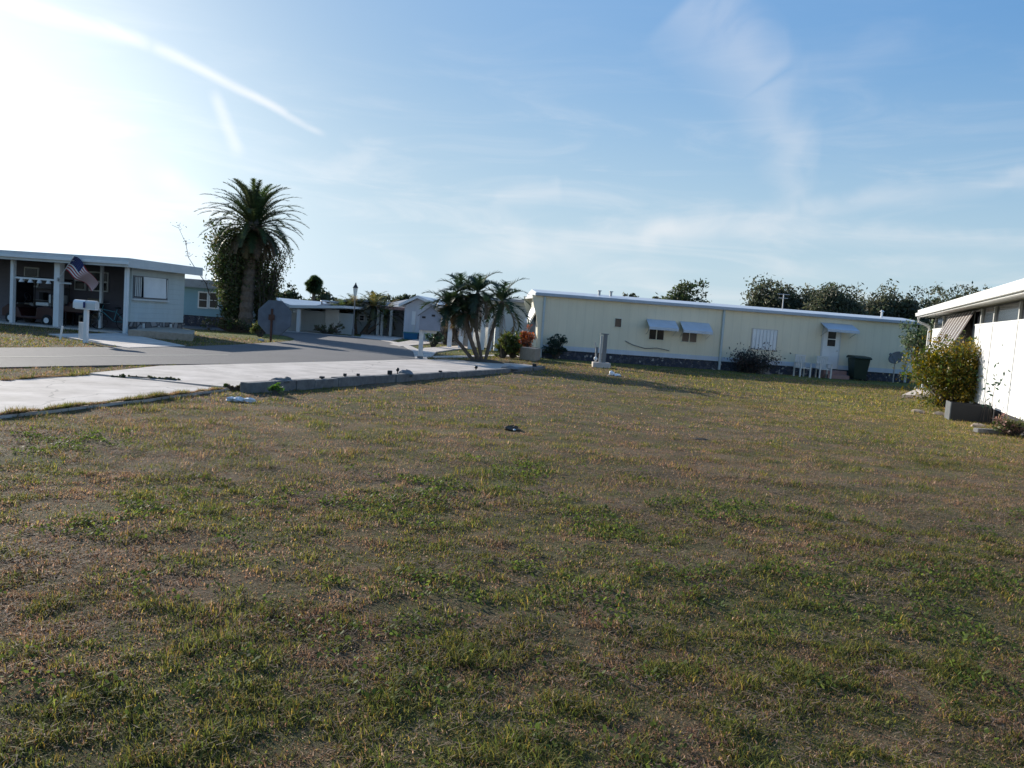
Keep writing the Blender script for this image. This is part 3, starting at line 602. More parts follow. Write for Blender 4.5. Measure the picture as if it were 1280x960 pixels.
# flag cloth: fly end droops right/down. grid NU x NV in bands
NUu, NVv = 26, 13
def fp(a, b):   # a along the fly 0..1, b across the hoist 0 (top) .. 1
    h = p1.lerp(p0, .02+.60*b); L_ = 1.25
    x = h.x+.10*math.sin(a*7+b*2)*a; y = h.y-L_*a*(.82+.1*b)-.0; z = h.z-.42*a-.5*a*a*(1-b*.5)+.05*math.sin(a*9+b)
    return Vector((x, y, z))
bands = [MB(), MB(), MB()]
for j in range(NVv):
    for i in range(NUu):
        a0, a1, c0, c1 = i/NUu, (i+1)/NUu, j/NVv, (j+1)/NVv
        k = 2 if (a0 < .4 and j < 7) else (j % 2)
        bands[k].quad(fp(a0, c1), fp(a1, c1), fp(a1, c0), fp(a0, c0))
for k, nm, mm in ((0, 'red_stripes', 'redc'), (1, 'white_stripes', 'white'), (2, 'canton', 'navy')): bands[k].build(nm, MT[mm], fl, True)
stars = MB()
for r_ in range(5):
    for c_ in range(6):
        a, b_ = .03+.34*(c_+.5)/6, .03+.48*(r_+.5)/5; q = fp(a, b_)+Vector((-.012, 0, 0)); s_ = .013
        for k in range(5):
            a1 = 2*math.pi*k/5; stars.tri(q+Vector((0, math.sin(a1)*s_, math.cos(a1)*s_)), q+Vector((0, math.sin(a1+2.5)*s_*.5, math.cos(a1+2.5)*s_*.5)), q+Vector((0, math.sin(a1-2.5)*s_*.5, math.cos(a1-2.5)*s_*.5)))
stars.build('stars', MT['white'], fl)
# ------------------------------------------------------------------ vehicles
def wheel_mb(c, r, w, ax='y'):
    m = MB(); c = Vector(c); d = Vector((0, w/2, 0)); m.tube([c-d, c-d*.8, c+d*.8, c+d], [r*.9, r, r, r*.9], 18); return m
def golf_cart(loc, rz, label, body='white', roof='white'):
    o = thing('golf_cart', label, 'golf cart', loc, rz)
    b = MB().ext([(-1.15, .32), (-1.15, .62), (-.75, .78), (-.3, .72), (-.25, .36), (.35, .34), (.5, .66), (.95, .78), (1.2, .6), (1.2, .3), (.9, .25), (-.9, .25)], -.55, .55, 'y').build('body', MT[body], o, bev=.03)
    MB().box(-.75, -.2, -.5, .5, .78, .92).build('seat', MT['offwhite'], o, bev=.03); MB().box(-.85, -.75, -.5, .5, .9, 1.25).build('backrest', MT['offwhite'], o, bev=.03)
    MB().box(-1.0, .75, -.6, .6, 1.82, 1.9).build('roof', MT[roof], o, bev=.03)
    for x in (-.9, .62):
        for y in (-.52, .52): MB().tube([(x, y, .7), (x*.98, y, 1.83)], .022, 6).build('roof_post', MT['black'], o)
    MB().box(.66, .68, -.5, .5, .85, 1.7, ).build('windscreen', MT['glass'], o)
    sw_ = MB(); cc_ = Vector((.35, .22, 1.1)); sw_.tube([cc_+Vector((.06*math.sin(a), .16*math.cos(a), .15*math.sin(a))) for a in [2*math.pi*k/14 for k in range(15)]], .015, 5, False); sw_.tube([cc_, (.55, .22, .75)], .018, 5); sw_.build('steering_wheel', MT['black'], o)
    for x in (-.75, .8):
        for y in (-.5, .5):
            w = wheel_mb((x, y, .23), .23, .17).build('wheel', MT['rubber'], o); MB().tube([(x, y-.09 if y < 0 else y+.09, .23), (x, y*1.21, .23)], .11, 12).build('rim', MT['white'], w)
    for y in (-.35, .35): MB().ell((1.2, y, .58), (.03, .07, .05)).build('headlight', MT['lampglass'], o)
    return o
golf_cart(lhp(1.3, (ly(20, 1)+ly(64, 1))/2), LR+R(95), 'red golf cart in shade-darkened colour with white hubs parked in the left carport', 'red', 'dark')
gc_ = P(411, 414.5); golf_cart((gc_.x, gc_.y, .03), R(-75), 'white roofed golf cart parked by the far carport', 'carpaint', 'white')
# bicycle in the carport
def bicycle(loc, rz, label):
    o = thing('bicycle', label, 'bicycle', loc, rz)
    for x in (-.52, .52):
        w = MB(); w.tube([(x+.33*math.cos(a), 0, .34+.33*math.sin(a)) for a in [2*math.pi*k/24 for k in range(25)]], .02, 6, False); w = w.build('wheel', MT['rubber'], o)
        sp_ = MB()
        for k in range(10): a = math.pi*k/5; sp_.tube([(x, 0, .34), (x+.32*math.cos(a), 0, .34+.32*math.sin(a))], .003, 3)
        sp_.build('spokes', MT['steel'], w)
    f = MB()
    for a, b_ in (((-.52, 0, .34), (-.08, 0, .34)), ((-.08, 0, .34), (-.2, 0, .82)), ((-.52, 0, .34), (-.17, 0, .7)), ((-.17, 0, .7), (.36, 0, .78)), ((-.08, 0, .34), (.38, 0, .7)), ((.34, 0, .95), (.52, 0, .34))): f.tube([a, b_], .016, 6)
    f.build('frame', MT['teal'], o)
    MB().ell((-.22, 0, .87), (.14, .08, .05)).build('saddle', MT['black'], o)
    MB().tube([(.25, -.28, 1.02), (.34, -.1, 1.0), (.34, .1, 1.0), (.25, .28, 1.02)], .014, 6).build('handlebar', MT['steel'], o)
    MB().tube([(-.08, -.08, .34), (.05, -.08, .26)], .012, 5).tube([(-.08, .08, .34), (-.2, .08, .42)], .012, 5).build('crank', MT['black'], o)
    MB().box(.4, .66, -.15, .15, .8, 1.0).build('basket', MT['black'], o)
    return o
bicycle(lhp(.9, ly(140, .9), .06), LR+R(100), 'teal bicycle with dark basket under the carport beside the right post')
# chair & storage in the carport
ch = thing('storage_shelf', 'dark shelf crowded with boxes behind the red cart in the carport', 'shelf', lhp(2.0, ly(50, 2), .06), LR)
for z in (.4, .9, 1.4): MB().box(0, .35, -1.1, 1.1, z, z+.03).build('shelf', MT['greymetal'], ch)
for y in (-1.1, 1.07): MB().box(0, .35, y, y+.03, 0, 1.5).build('side_panel', MT['greymetal'], ch)
for k in range(9):
    y = -1+.23*k; z = random.choice((.43, .93)); o = tag(MB().box(0, .25, 0, .19, 0, random.uniform(.2, .36)).build('box', MT[random.choice(['wood', 'dark', 'greymetal', 'navy'])]), 'small box on the dark carport shelf', 'box', 'boxes on the carport shelf'); o.location = lhp(2.05, ly(50, 2)+y, .06+z); o.rotation_euler = (0, 0, LR)
gr = thing('grill', 'dark covered barbecue grill standing right of the thick carport post', 'grill', lhp(1.4, ly(98, 1.4), .06), LR)
MB().box(-.25, .25, -.5, .5, .55, .8).ell((0, 0, .8), (.25, .5, .25), 12, 8).build('lid', MT['red'], gr, bev=.02)
for x in (-.2, .2):
    for y in (-.4, .4): MB().tube([(x, y, 0), (x, y, .56)], .025, 6).build('leg', MT['black'], gr)
wb = thing('wicker_chair', 'brown wicker chair against the carport back wall', 'chair', lhp(1.9, ly(112, 1.9), .06), LR+R(180))
MB().box(-.25, .25, -.3, .3, .35, .45).build('seat', MT['wood'], wb, bev=.02); MB().box(-.3, -.24, -.32, .32, .45, 1.15).build('backrest', MT['wood'], wb, bev=.02)
for x in (-.22, .22):
    for y in (-.27, .27): MB().box(x-.025, x+.025, y-.025, y+.025, 0, .35).build('leg', MT['wood'], wb)
# mailboxes
def mailbox(parent, x, y, z, L_, w, h, m, rz=0.0, label=None):
    prof = [(-w/2, 0), (w/2, 0), (w/2, h*.55)]+[(w/2*math.cos(a), h*.55+h*.45*math.sin(a)) for a in [math.pi*k/8 for k in range(1, 8)]]+[(-w/2, h*.55)]
    b = MB().ext([(a+y, b_+z) for a, b_ in prof], x-L_/2, x+L_/2, 'x').build('mailbox_body', MT[m], parent)
    d = MB().ext([(a*1.05+y, b_*1.03+z-.003) for a, b_ in prof], x-L_/2-.02, x-L_/2-.002, 'x').build('mailbox_door', MT[m], b)
    return b
c = P(107, 429); mb = thing('double_mailbox', 'two white mailboxes side by side on one white post across the street', 'mailbox', (c.x, c.y, 0), R(-8))
MB().box(-.055, .055, -.055, .055, 0, .98).build('post', MT['white'], mb, bev=.008); MB().box(-.32, .32, -.08, .08, .981, 1.01).build('shelf', MT['white'], mb)
mailbox(mb, -.185, 0, 1.011, .33, .19, .24, 'white'); mailbox(mb, .17, .02, 1.011, .30, .19, .24, 'offwhite')
MB().box(-.03, .02, -.12, -.1, 1.03, 1.2).build('marker_flag', MT['navy'], mb)
c = P(102, 425); tag(MB().tube([(0, 0, 0), (0, 0, .55)], .09, 12).build('utility_marker', MT['offwhite']), 'short pinkish grey stub post just behind the double mailbox', 'marker post').location = (c.x, c.y, 0)
c = P(75, 425); tag(MB().tube([(0, 0, 0), (.06, 0, .42)], .03, 6).build('marker_stake', MT['white']), 'short white stake leaning in the shaded lawn before the carport', 'stake').location = (c.x, c.y, 0)
c = P(525, 449.5); m2 = thing('house_mailbox', 'large pale grey house-shaped mailbox on a thick white post at the end of the slab', 'mailbox', (c.x, c.y, 0), R(6))
MB().box(-.075, .075, -.075, .075, 0, 1.02).build('post', MT['offwhite'], m2, bev=.01); MB().box(-.1, .1, -.1, .1, 0, .12).build('post_foot', MT['block'], m2)
MB().ext([(-.1, 1.021), (.62, 1.021), (.62, 1.55), (.26, 1.82), (-.1, 1.55)], -.2, .2, 'y').build('box_body', MT['mailgrey'], m2)
MB().ext([(-.17, 1.51), (-.17, 1.47), (.26, 1.80), (.69, 1.47), (.69, 1.51), (.26, 1.86)], -.24, .24, 'y').build('roof', MT['greymetal'], m2)
for x_, z_ in ((-.02, 1.42), (.3, 1.5)): MB().box(x_, x_+.12, -.212, -.202, z_, z_+.07).build('opening', MT['dark'], m2)
MB().box(.09, .5, -.04, .04, .93, 1.018).build('arm', MT['offwhite'], m2)
c = P(424, 415.3); m3 = thing('newspaper_box', 'teal mailbox on a pale post in front of the leafy palm far off', 'mailbox', (c.x, c.y, 0), 0)
MB().box(-.1, .1, -.06, .06, 0, .62).build('post', MT['offwhite'], m3); MB().box(-.35, .35, -.12, .12, .62, .68).build('shelf', MT['offwhite'], m3); mailbox(m3, 0, 0, .681, .62, .3, .36, 'teal')
# lamp post
c = P(441, 420.5); lp = thing('lamp_post', 'slim dark lamp post with a lantern head beside the leafy palm', 'lamp post', (c.x, c.y, 0)); topz = PY(441.5, 353, c.y).z
MB().tube([(0, 0, 0), (0, 0, .4), (0, 0, .45), (0, 0, topz-.75)], [.08, .07, .04, .03], 10).build('pole', MT['greymetal'], lp)
MB().tube([(0, 0, topz-.75), (0, 0, topz-.70), (0, 0, topz-.3)], [.05, .09, .14], 6).build('lantern_glass', MT['lampglass'], lp); MB().tube([(0, 0, topz-.3), (0, 0, topz-.1), (0, 0, topz)], [.17, .05, .02], 6).build('lantern_cap', MT['black'], lp)
# utility pedestal
c = P(751, 459.5); up = thing('utility_pedestal', 'grey metal utility post and meter on a small concrete pad before the cream home', 'utility post', (c.x, c.y, 0))
MB().box(-.34, .34, -.28, .28, 0, .20).build('pad', MT['conc'], up, bev=.02)
MB().box(.0, .16, -.05, .05, .2, 1.28).build('post', MT['greymetal'], up); MB().box(-.1, -.02, -.04, .04, .2, 1.22).build('conduit', MT['steel'], up)
MB().box(-.12, .2, -.07, .07, 1.281, 1.32).build('cap', MT['greymetal'], up); MB().tube([(-.22, 0, .2), (-.24, 0, .7), (-.3, 0, .95)], .03, 8).build('conduit', MT['steel'], up)
MB().box(-.26, -.16, -.06, .06, .55, .78).build('meter_box', MT['greymetal'], up); MB().ell((-.24, -.1, .33), (.07, .06, .08)).build('tap_cover', MT['white'], up)
# octagonal panel seen from behind
c = P(338, 427.5); og = thing('octagonal_panel', 'large dark grey octagonal panel on a rusty post at the palm island tip', 'sign', (c.x, c.y, 0), R(-3))
cz = PY(341, 397, c.y).z; rr_ = .72
pts = [(.1+rr_*1.0*math.cos(a), cz+rr_*math.sin(a)) for a in [math.pi/8+math.pi/4*k for k in range(8)]]
ogp = MB().ext(pts, .05, .075, 'y').build('panel', MT['panelgrey'], og); MB().ext([(x, z) for x, z in [(.1+(rr_+.02)*math.cos(a), cz+(rr_+.02)*math.sin(a)) for a in [math.pi/8+math.pi/4*k for k in range(8)]]], .076, .085, 'y').build('rim', MT['greymetal'], ogp)
MB().box(-.04, .04, -.0, .045, 0, cz+.35).build('post', MT['rust'], og); MB().box(-.12, .12, -.02, -.003, cz-.1, cz+.12).build('bracket', MT['rust'], og)
MB().ell((-.35, -.1, .04), (.16, .1, .07), 8, 6, .2).build('foot_stone', MT['conc'], og)
# ------------------------------------------------------------------ chairs, bin, dish by the cream home
def garden_chair(loc, rz, label):
    o = thing('garden_chair', label, 'chair', loc, rz, 'white garden chairs by the cream home')
    MB().box(-.24, .24, -.25, .22, .38, .42).build('seat', MT['offwhite'], o)
    b = MB().box(-.25, -.21, .2, .24, .42, .98).box(.21, .25, .2, .24, .42, .98).box(-.21, .21, .2, .24, .92, .98)
    for k in range(5): b.box(-.2+k*.085, -.14+k*.085, .205, .235, .42, .92)
    b.build('backrest', MT['offwhite'], o)
    for x in (-.27, .23):
        for y in (-.27, .2): MB().box(x, x+.055, y, y+.055, 0, .62).build('leg', MT['offwhite'], o)
        MB().box(x-.01, x+.05, -.3, .24, .621, .65).build('armrest', MT['offwhite'], o)
    return o
garden_chair(mhp(lxv(990, 465), -.95), HR+R(8), 'white slatted garden chair, left one of two by the cream wall')
garden_chair(mhp(lxv(1016, 466), -.95), HR+R(-6), 'white slatted garden chair nearest the pinkish door steps')
tb = thing('small_table', 'small dark low table between the two white garden chairs', 'table', mhp(lxv(1003, 466), -.8), HR)
MB().box(-.16, .16, -.2, .2, .4, .43).build('tabletop', MT['greymetal'], tb)
for x in (-.14, .12):
    for y in (-.18, .16): MB().box(x, x+.02, y, y+.02, 0, .4).build('leg', MT['greymetal'], tb)
bn = thing('trash_bin', 'dark green wheeled trash bin beside the white door', 'trash bin', mhp(lxv(1060, 468), -.8), HR+R(-5))
m_ = MB(); m_.add([(-.27, -.3, .06), (.27, -.3, .06), (.27, .28, .06), (-.27, .28, .06), (-.36, -.4, .98), (.36, -.4, .98), (.36, .38, .98), (-.36, .38, .98)], [(3, 2, 1, 0), (4, 5, 6, 7), (0, 1, 5, 4), (1, 2, 6, 5), (2, 3, 7, 6), (3, 0, 4, 7)])
m_.build('body', MT['darkgreen'], bn, bev=.03); MB().ext([(-.46, .985), (-.46, 1.03), (-.3, 1.09), (.3, 1.12), (.47, 1.05), (.47, .99)], -.39, .39, 'x').build('lid', MT['darkgreen'], bn, bev=.015)
MB().tube([(.42, .2, 1.0), (.5, .2, .98), (.5, -.2, .98), (.42, -.2, 1.0)], .02, 6).build('handle', MT['darkgreen'], bn)
for y in (-.26, .26): wheel_mb((.28, y, .12), .12, .06).build('wheel', MT['rubber'], bn)
dc = thing('satellite_dish', 'dark grey satellite dish on a pole at the right end of the cream home', 'satellite dish', mhp(lxv(1107, 474), -.6), HR)
MB().tube([(0, 0, 0), (0, 0, .95)], .03, 8).build('pole', MT['steel'], dc)
dm = MB(); nr_, na_ = 5, 24; dirv = Vector((-.75, -.25, .45)).normalized(); qd = dirv.to_track_quat('Z', 'Y'); cd = Vector((.05, -.05, 1.12))
vs = [cd]; fs = []
for i in range(1, nr_+1):
    for k in range(na_):
        rr2 = .40*i/nr_; a = 2*math.pi*k/na_; vs.append(cd+qd @ Vector((rr2*math.cos(a), rr2*math.sin(a)*.8, .5*rr2*rr2)))
for k in range(na_): fs.append((0, 1+k, 1+(k+1) % na_))
for i in range(nr_-1):
    for k in range(na_): fs.append((1+i*na_+k, 1+(i+1)*na_+k, 1+(i+1)*na_+(k+1) % na_, 1+i*na_+(k+1) % na_))
dm.add(vs, fs); do = dm.build('dish', MT['greymetal'], dc, True); so_ = do.modifiers.new('thick', 'SOLIDIFY'); so_.thickness = .015
MB().tube([cd+Vector((0, 0, -.25)), cd+dirv*.5+Vector((0, 0, -.12))], .015, 6).build('feed_arm', MT['steel'], dc); MB().ell(cd+dirv*.52+Vector((0, 0, -.1)), (.06, .05, .07)).build('receiver', MT['greymetal'], dc)
gs = thing('garden_ornament', 'small pale arched ornament on the ground under the dark shrub', 'ornament', mhp(lxv(944, 462), -.9), HR)
MB().ext([(-.3, 0), (-.24, .18), (-.1, .27), (.1, .27), (.24, .18), (.3, 0)], -.06, .06, 'y').build('arch', MT['block'], gs); MB().box(-.34, .34, -.1, .1, 0, .05).build('base', MT['block'], gs)
# brick planter at left end
bp0 = [P(u, v)[:2] for u, v in ((649, 449), (668, 452), (675, 450.3), (659, 446.8))]
b0 = Vector(bp0[0]); o = tag(MB().prism([Vector(p)-b0 for p in bp0], 0, .5).build('brick_planter', MT['brick'], None, bev=.01), 'low tan brick planter at the sunlit left end of the cream home', 'planter'); o.location = (b0.x, b0.y, 0)
# ------------------------------------------------------------------ far houses; each is laid out on the plane through its front-left ground corner
class Facade:
    def __init__(s, name, label, cat, uv, rz=0.0):
        p = P(*uv); s.p = p; s.rz = rz; s.o = thing(name, label, cat, (p.x, p.y, 0), rz)
    def xz(s, u, v, off=0.0):
        d = ray(u, v); w = Vector((math.cos(s.rz), math.sin(s.rz))); n = Vector((-w.y, w.x)); q = s.p.xy+n*off
        t = n.dot(q)/(n.x*d.x+n.y*d.y); return (d.x*t-s.p.x)*w.x+(d.y*t-s.p.y)*w.y, CAMH+d.z*t
    def box(s, nm, m, u0, v0, u1, v1, y0, y1, parent=None, z0=None, off=0.0):
        x0, z1 = s.xz(u0, v0, off); x1, zb = s.xz(u1, v1, off); zb = zb if z0 is None else z0
        return MB().box(x0, x1, y0, y1, zb, z1).build(nm, MT[m], parent or s.o)
    def window(s, u0, v0, u1, v1, frame='white'):
        w = s.box('window', frame, u0, v0, u1, v1, -.05, -.003); x0, z1 = s.xz(u0, v0); x1, z0 = s.xz(u1, v1); mx = (x0+x1)/2; mz = (z0+z1)/2; f = .07
        MB().box(x0+f, x1-f, -.06, -.051, z0+f, mz-.02).build('pane', MT['glass'], w); MB().box(x0+f, x1-f, -.06, -.051, mz+.02, z1-f).build('pane', MT['glass'], w)
    def ground(s, x0, x1, y0, y1):
        w = Vector((math.cos(s.rz), math.sin(s.rz))); n = Vector((-w.y, w.x)); EXCL.append([tuple(s.p.xy+w*a+n*b) for a, b in ((x0, y0), (x1, y0), (x1, y1), (x0, y1))])
# blue house behind the palm
h = Facade('blue_house', 'light blue house with a stone skirt, half behind the tall palm', 'house', (205, 405.5), R(8))
x1, _ = h.xz(296, 404)
_, zt = h.xz(236, 347.5); _, ze = h.xz(240, 359); _, zs = h.xz(240, 394)
MB().box(-1, x1, 0, 7, zs, ze).build('wall', MT['bluesid'], h.o); MB().box(-.98, x1-.02, .03, 6.97, 0, zs).build('skirting', MT['stone'], h.o)
MB().ext([(-.4, ze), (7.4, ze), (7.4, zt-.05), (3.5, zt+.05), (-.4, zt-.05)], -1.3, x1+.3, 'x').build('roof', MT['greyroof'], h.o)
h.window(248, 364, 260, 386); h.window(261.5, 364.5, 273.5, 386.5)
h.ground(-1, x1, 0, 7)
# far carport house
h = Facade('carport_house', 'grey far house with white carport roof and one white post, right of the palm', 'house', (318, 411), R(-4))
x1, zt = h.xz(341, 372.5); xa, ze = h.xz(318, 378); xb, zb = h.xz(362, 380.5); xc, zc = h.xz(412, 379)
MB().ext([(xa-3, 0), (xb, 0), (xb, ze-.05), (x1, zt-.12), (xa-3, ze-.35)], 0, 9, 'y').build('wall', MT['greysid'], h.o)
rf_ = MB().ext([(xa-3.4, ze-.38), (x1, zt-.1), (xb+.2, ze-.12), (xb+.2, ze+.02), (x1, zt+.04), (xa-3.4, ze-.22)], -.5, 9.4, 'y').build('roof', MT['roofmetal'], h.o)
MB().ext([(xb+.21, ze-.16), (xc+1.0, zc-.22), (xc+1.0, zc-.08), (xb+.21, ze-.0)], -.6, 9, 'y').build('carport_roof', MT['white'], h.o)
MB().box(xb, xc+.8, 2.2, 2.3, 0, ze-.25).build('rear_wall', MT['greysid'], h.o)
xp, _ = h.xz(376, 400); MB().box(xp-.09, xp+.09, -.45, -.27, 0, ze-.2).build('post', MT['white'], h.o)
x0, z1 = h.xz(336, 384); x2, z0 = h.xz(358, 389); MB().ext([(-.02, z1), (-.8, z0), (-.8, z0-.06), (-.02, z1-.08)], x0, x2, 'x').build('awning', MT['awning'], h.o)
h.box('window', 'glass', 345, 389, 357, 396, -.05, -.003); h.box('window', 'white', 367, 387, 371, 391, -.05, -.003)
xs, _ = h.xz(392, 400); MB().box(xs, xs+.8, 2.1, 2.195, .2, 1.4).build('door', MT['white'], h.o)
# low house with the lamp post in front
h = Facade('shaded_house', 'grey shaded far house with white carport posts behind the lamp post', 'house', (404, 414.5), R(-3))
xl, zl = h.xz(402, 383); xm, zm = h.xz(441, 373.5); xr, zr = h.xz(470, 376.5); xe, zee = h.xz(528, 385)
MB().ext([(xl, 0), (xr, 0), (xr, zr-.1), (xm, zm-.12), (xl, zl-.12)], 0, 9, 'y').build('wall', MT['greysid'], h.o)
MB().ext([(xl-.4, zl-.18), (xm, zm-.11), (xr+.2, zr-.09), (xr+.2, zr+.03), (xm, zm+.02), (xl-.4, zl-.02)], -.5, 9.4, 'y').build('roof', MT['greyroof'], h.o)
_, zc0 = h.xz(475, 378); _, zc1 = h.xz(525, 381)
MB().ext([(-.6, zc0-.35), (-.6, zc0-.2), (9, zc0+.45), (9, zc0-.35)], xr+.21, xe, 'x').build('carport_roof', MT['greyroof'], h.o)
MB().box(xr+.2, xe, -.66, -.61, zc0-.38, zc0-.20).build('fascia', MT['redbrick'], h.o)
MB().box(xr, xe, 1.8, 1.9, 0, zc0-.36).build('rear_wall', MT['mauvesid'], h.o)
for u_ in (475, 480, 491):
    xp, _ = h.xz(u_, 400); MB().box(xp-.08, xp+.08, -.55, -.4, 0, zc0-.35).build('post', MT['offwhite'], h.o)
h.window(449, 393, 456, 402); h.window(458, 393.5, 465, 402.5)
# gabled house
h = Facade('gabled_house', 'grey gabled shed-like house end with bright white gable edge beyond the mailbox post', 'house', (503, 423.5), R(-4))
xl, zl = h.xz(502, 380.5); xm, zm = h.xz(523, 371.5); xr, zr = h.xz(548, 381); 
MB().ext([(xl+.2, 0), (xr-.2, 0), (xr-.2, zr-.1), (xm, zm-.08), (xl+.2, zl-.06)], 0, 12, 'y').build('wall', MT['mauvesid'], h.o)
MB().ext([(xl-.1, zl-.14), (xm, zm-.06), (xr+.1, zr-.16), (xr+.1, zr), (xm, zm+.1), (xl-.1, zl+.02)], -.35, 12.3, 'y').build('roof', MT['white'], h.o)
h.box('door', 'white', 515.5, 389, 519, 406, -.06, -.003); h.box('window', 'glass', 530, 390, 538, 400, -.05, -.003)
h.box('pilaster', 'offwhite', 516, 406.5, 518, 415, -.05, -.003)
# house behind the leaning palms
h = Facade('porch_house', 'dark grey flat roofed house with white porch posts behind the leaning palms', 'house', (556, 434), R(3))
xl, zl = h.xz(560, 380); xr, zr = h.xz(668, 376.5); xm, _ = h.xz(620, 400)
MB().box(xm, xr+1.5, 0, 8, 0, zr-.12).build('wall', MT['greysid'], h.o)
MB().box(xl, xm, 4, 8, 0, zr-.12).build('rear_wall', MT['mauvesid'], h.o)
MB().box(xl-.3, xr+1.6, -.4, 8.3, zr-.12, zr+.02).build('roof', MT['greyroof'], h.o)
for u_ in (563, 577, 589, 604, 613):
    xp, _ = h.xz(u_, 410); MB().box(xp-.11, xp+.11, -.2, .0, 0, zr-.12).build('post', MT['white'], h.o)
h.box('panel', 'white', 592, 411, 600, 427, .3, .36, None, .1); h.box('panel', 'white', 605, 409, 611, 425, .3, .36, None, .1)
# parked car behind palms
def car(loc, rz, label):
    o = thing('parked_car', label, 'car', loc, rz)
    b = MB().ext([(-2.1, .3), (-2.15, .75), (-1.9, .92), (-.9, 1.0), (.8, .98), (1.9, .85), (2.1, .6), (2.1, .3)], -.85, .85, 'y').build('body', MT['carpaint'], o, bev=.06)
    MB().add([(-1.6, -.78, .93), (1.05, -.78, .96), (1.05, .78, .96), (-1.6, .78, .93), (-1.1, -.6, 1.42), (.35, -.6, 1.43), (.35, .6, 1.43), (-1.1, .6, 1.42)], [(3, 2, 1, 0), (4, 5, 6, 7), (0, 1, 5, 4), (1, 2, 6, 5), (2, 3, 7, 6), (3, 0, 4, 7)]).build('cabin_glass', MT['glass'], o, bev=.04)
    MB().box(-1.12, .37, -.61, .61, 1.42, 1.47).build('roof', MT['carpaint'], o, bev=.02)
    for x in (-1.3, 1.3):
        for y in (-.78, .78): w = wheel_mb((x, y, .32), .32, .2).build('wheel', MT['rubber'], o); MB().tube([(x, y*1.0, .32), (x, y*1.14, .32)], .19, 14).build('rim', MT['steel'], w)
    for y in (-.6, .6): MB().ell((2.1, y, .65), (.06, .16, .09)).build('headlight', MT['lampglass'], o); MB().ell((-2.14, y, .72), (.05, .14, .07)).build('tail_light', MT['redc'], o)
    MB().box(2.08, 2.16, -.75, .75, .32, .48).build('bumper', MT['greymetal'], o)
    return o
c = P(556, 428); car((c.x+.6, c.y+1, .04), R(-100), 'dark parked car glinting in the sun beyond the leaning palms')
c = P(514, 424.5); tb_ = thing('storage_tub', 'blue plastic tub at the kerb left of the mailbox post', 'tub', (c.x, c.y, 0), R(-6))
MB().add([(-.35, -.25, 0), (.35, -.25, 0), (.35, .25, 0), (-.35, .25, 0), (-.42, -.3, .38), (.42, -.3, .38), (.42, .3, .38), (-.42, .3, .38)], [(3, 2, 1, 0), (4, 5, 6, 7), (0, 1, 5, 4), (1, 2, 6, 5), (2, 3, 7, 6), (3, 0, 4, 7)]).build('body', MT['blue'], tb_); MB().box(-.45, .45, -.33, .33, .381, .43).build('lid', MT['teal'], tb_)
# ------------------------------------------------------------------ vegetation
def jc(c, j=.25):
    k = random.uniform(1-j, 1+j); return tuple(max(0, x*k*random.uniform(.9, 1.1)) for x in c)
def frond(mb, base, az, el, ln_, droop, col, nl=26, ll=.45, w=.035, vee=.5):
    """pinnate palm frond: arched midrib with two rows of leaflets"""
    pts = []; p = Vector(base); e = el; st_ = ln_/10; h = Vector((math.cos(az), math.sin(az), 0)); tw = random.uniform(-.25, .25)
    for i in range(11):
        pts.append(p.copy()); p = p+(h*math.cos(e)+Vector((0, 0, math.sin(e))))*st_; e -= droop/10*(.4+1.2*i/10)
    c0 = jc(col, .15); side = Vector((-h.y, h.x, 0))
    for i in range(10):
        a, b = pts[i], pts[i+1]; r0 = .028*(1-i/11)*ln_/3+.006; mb.quad(a-side*r0, b-side*r0*.9, b+side*r0*.9, a+side*r0, tuple(x*1.2 for x in c0))
    for k in range(nl):
        f = .12+.88*(k+random.random()*.6)/nl; i = min(int(f*10), 9); a = pts[i].lerp(pts[i+1], f*10-i); t = (pts[i+1]-pts[i]).normalized(); up = side.cross(t)
        if up.z < 0: up = -up
        l = ll*(math.sin(math.pi*min(1, f*.85+.12))**.6)*random.uniform(.8, 1.1)
        for s in (-1, 1):
            d = (side*s*math.cos(vee+tw*s)+up*math.sin(vee+tw*s)*.6+t*(.55+.5*f)).normalized(); d.z -= .25*random.random(); tip = a+d*l
            nrm_ = t*w*.5
            mb.tri(a-nrm_, a+nrm_, tip, jc(c0, .2))
def palm_trunk(mb, pts, r0, r1, n=10):
    m = len(pts)*6; P_ = []; RR = []
    for i in range(m+1):
        f = i/m*(len(pts)-1); k = min(int(f), len(pts)-2); P_.append(Vector(pts[k]).lerp(Vector(pts[k+1]), f-k)); RR.append((r0+(r1-r0)*i/m)*(1.12 if i % 2 else .94))
    mb.tube(P_, RR, n)
def leaf(mb, c, s, col, dirn=None):
    d = Vector(dirn) if dirn else Vector((random.gauss(0, 1), random.gauss(0, 1), random.gauss(0, .7))); d.normalize()
    a = d.orthogonal(); a.rotate(Matrix.Rotation(random.uniform(0, 6.28), 3, d)); b = d.cross(a)*random.uniform(.35, .6)
    mb.quad(c-d*0+a*-s*.5, c+b*s*.4, c+a*s*.5, c-b*s*.4, col)
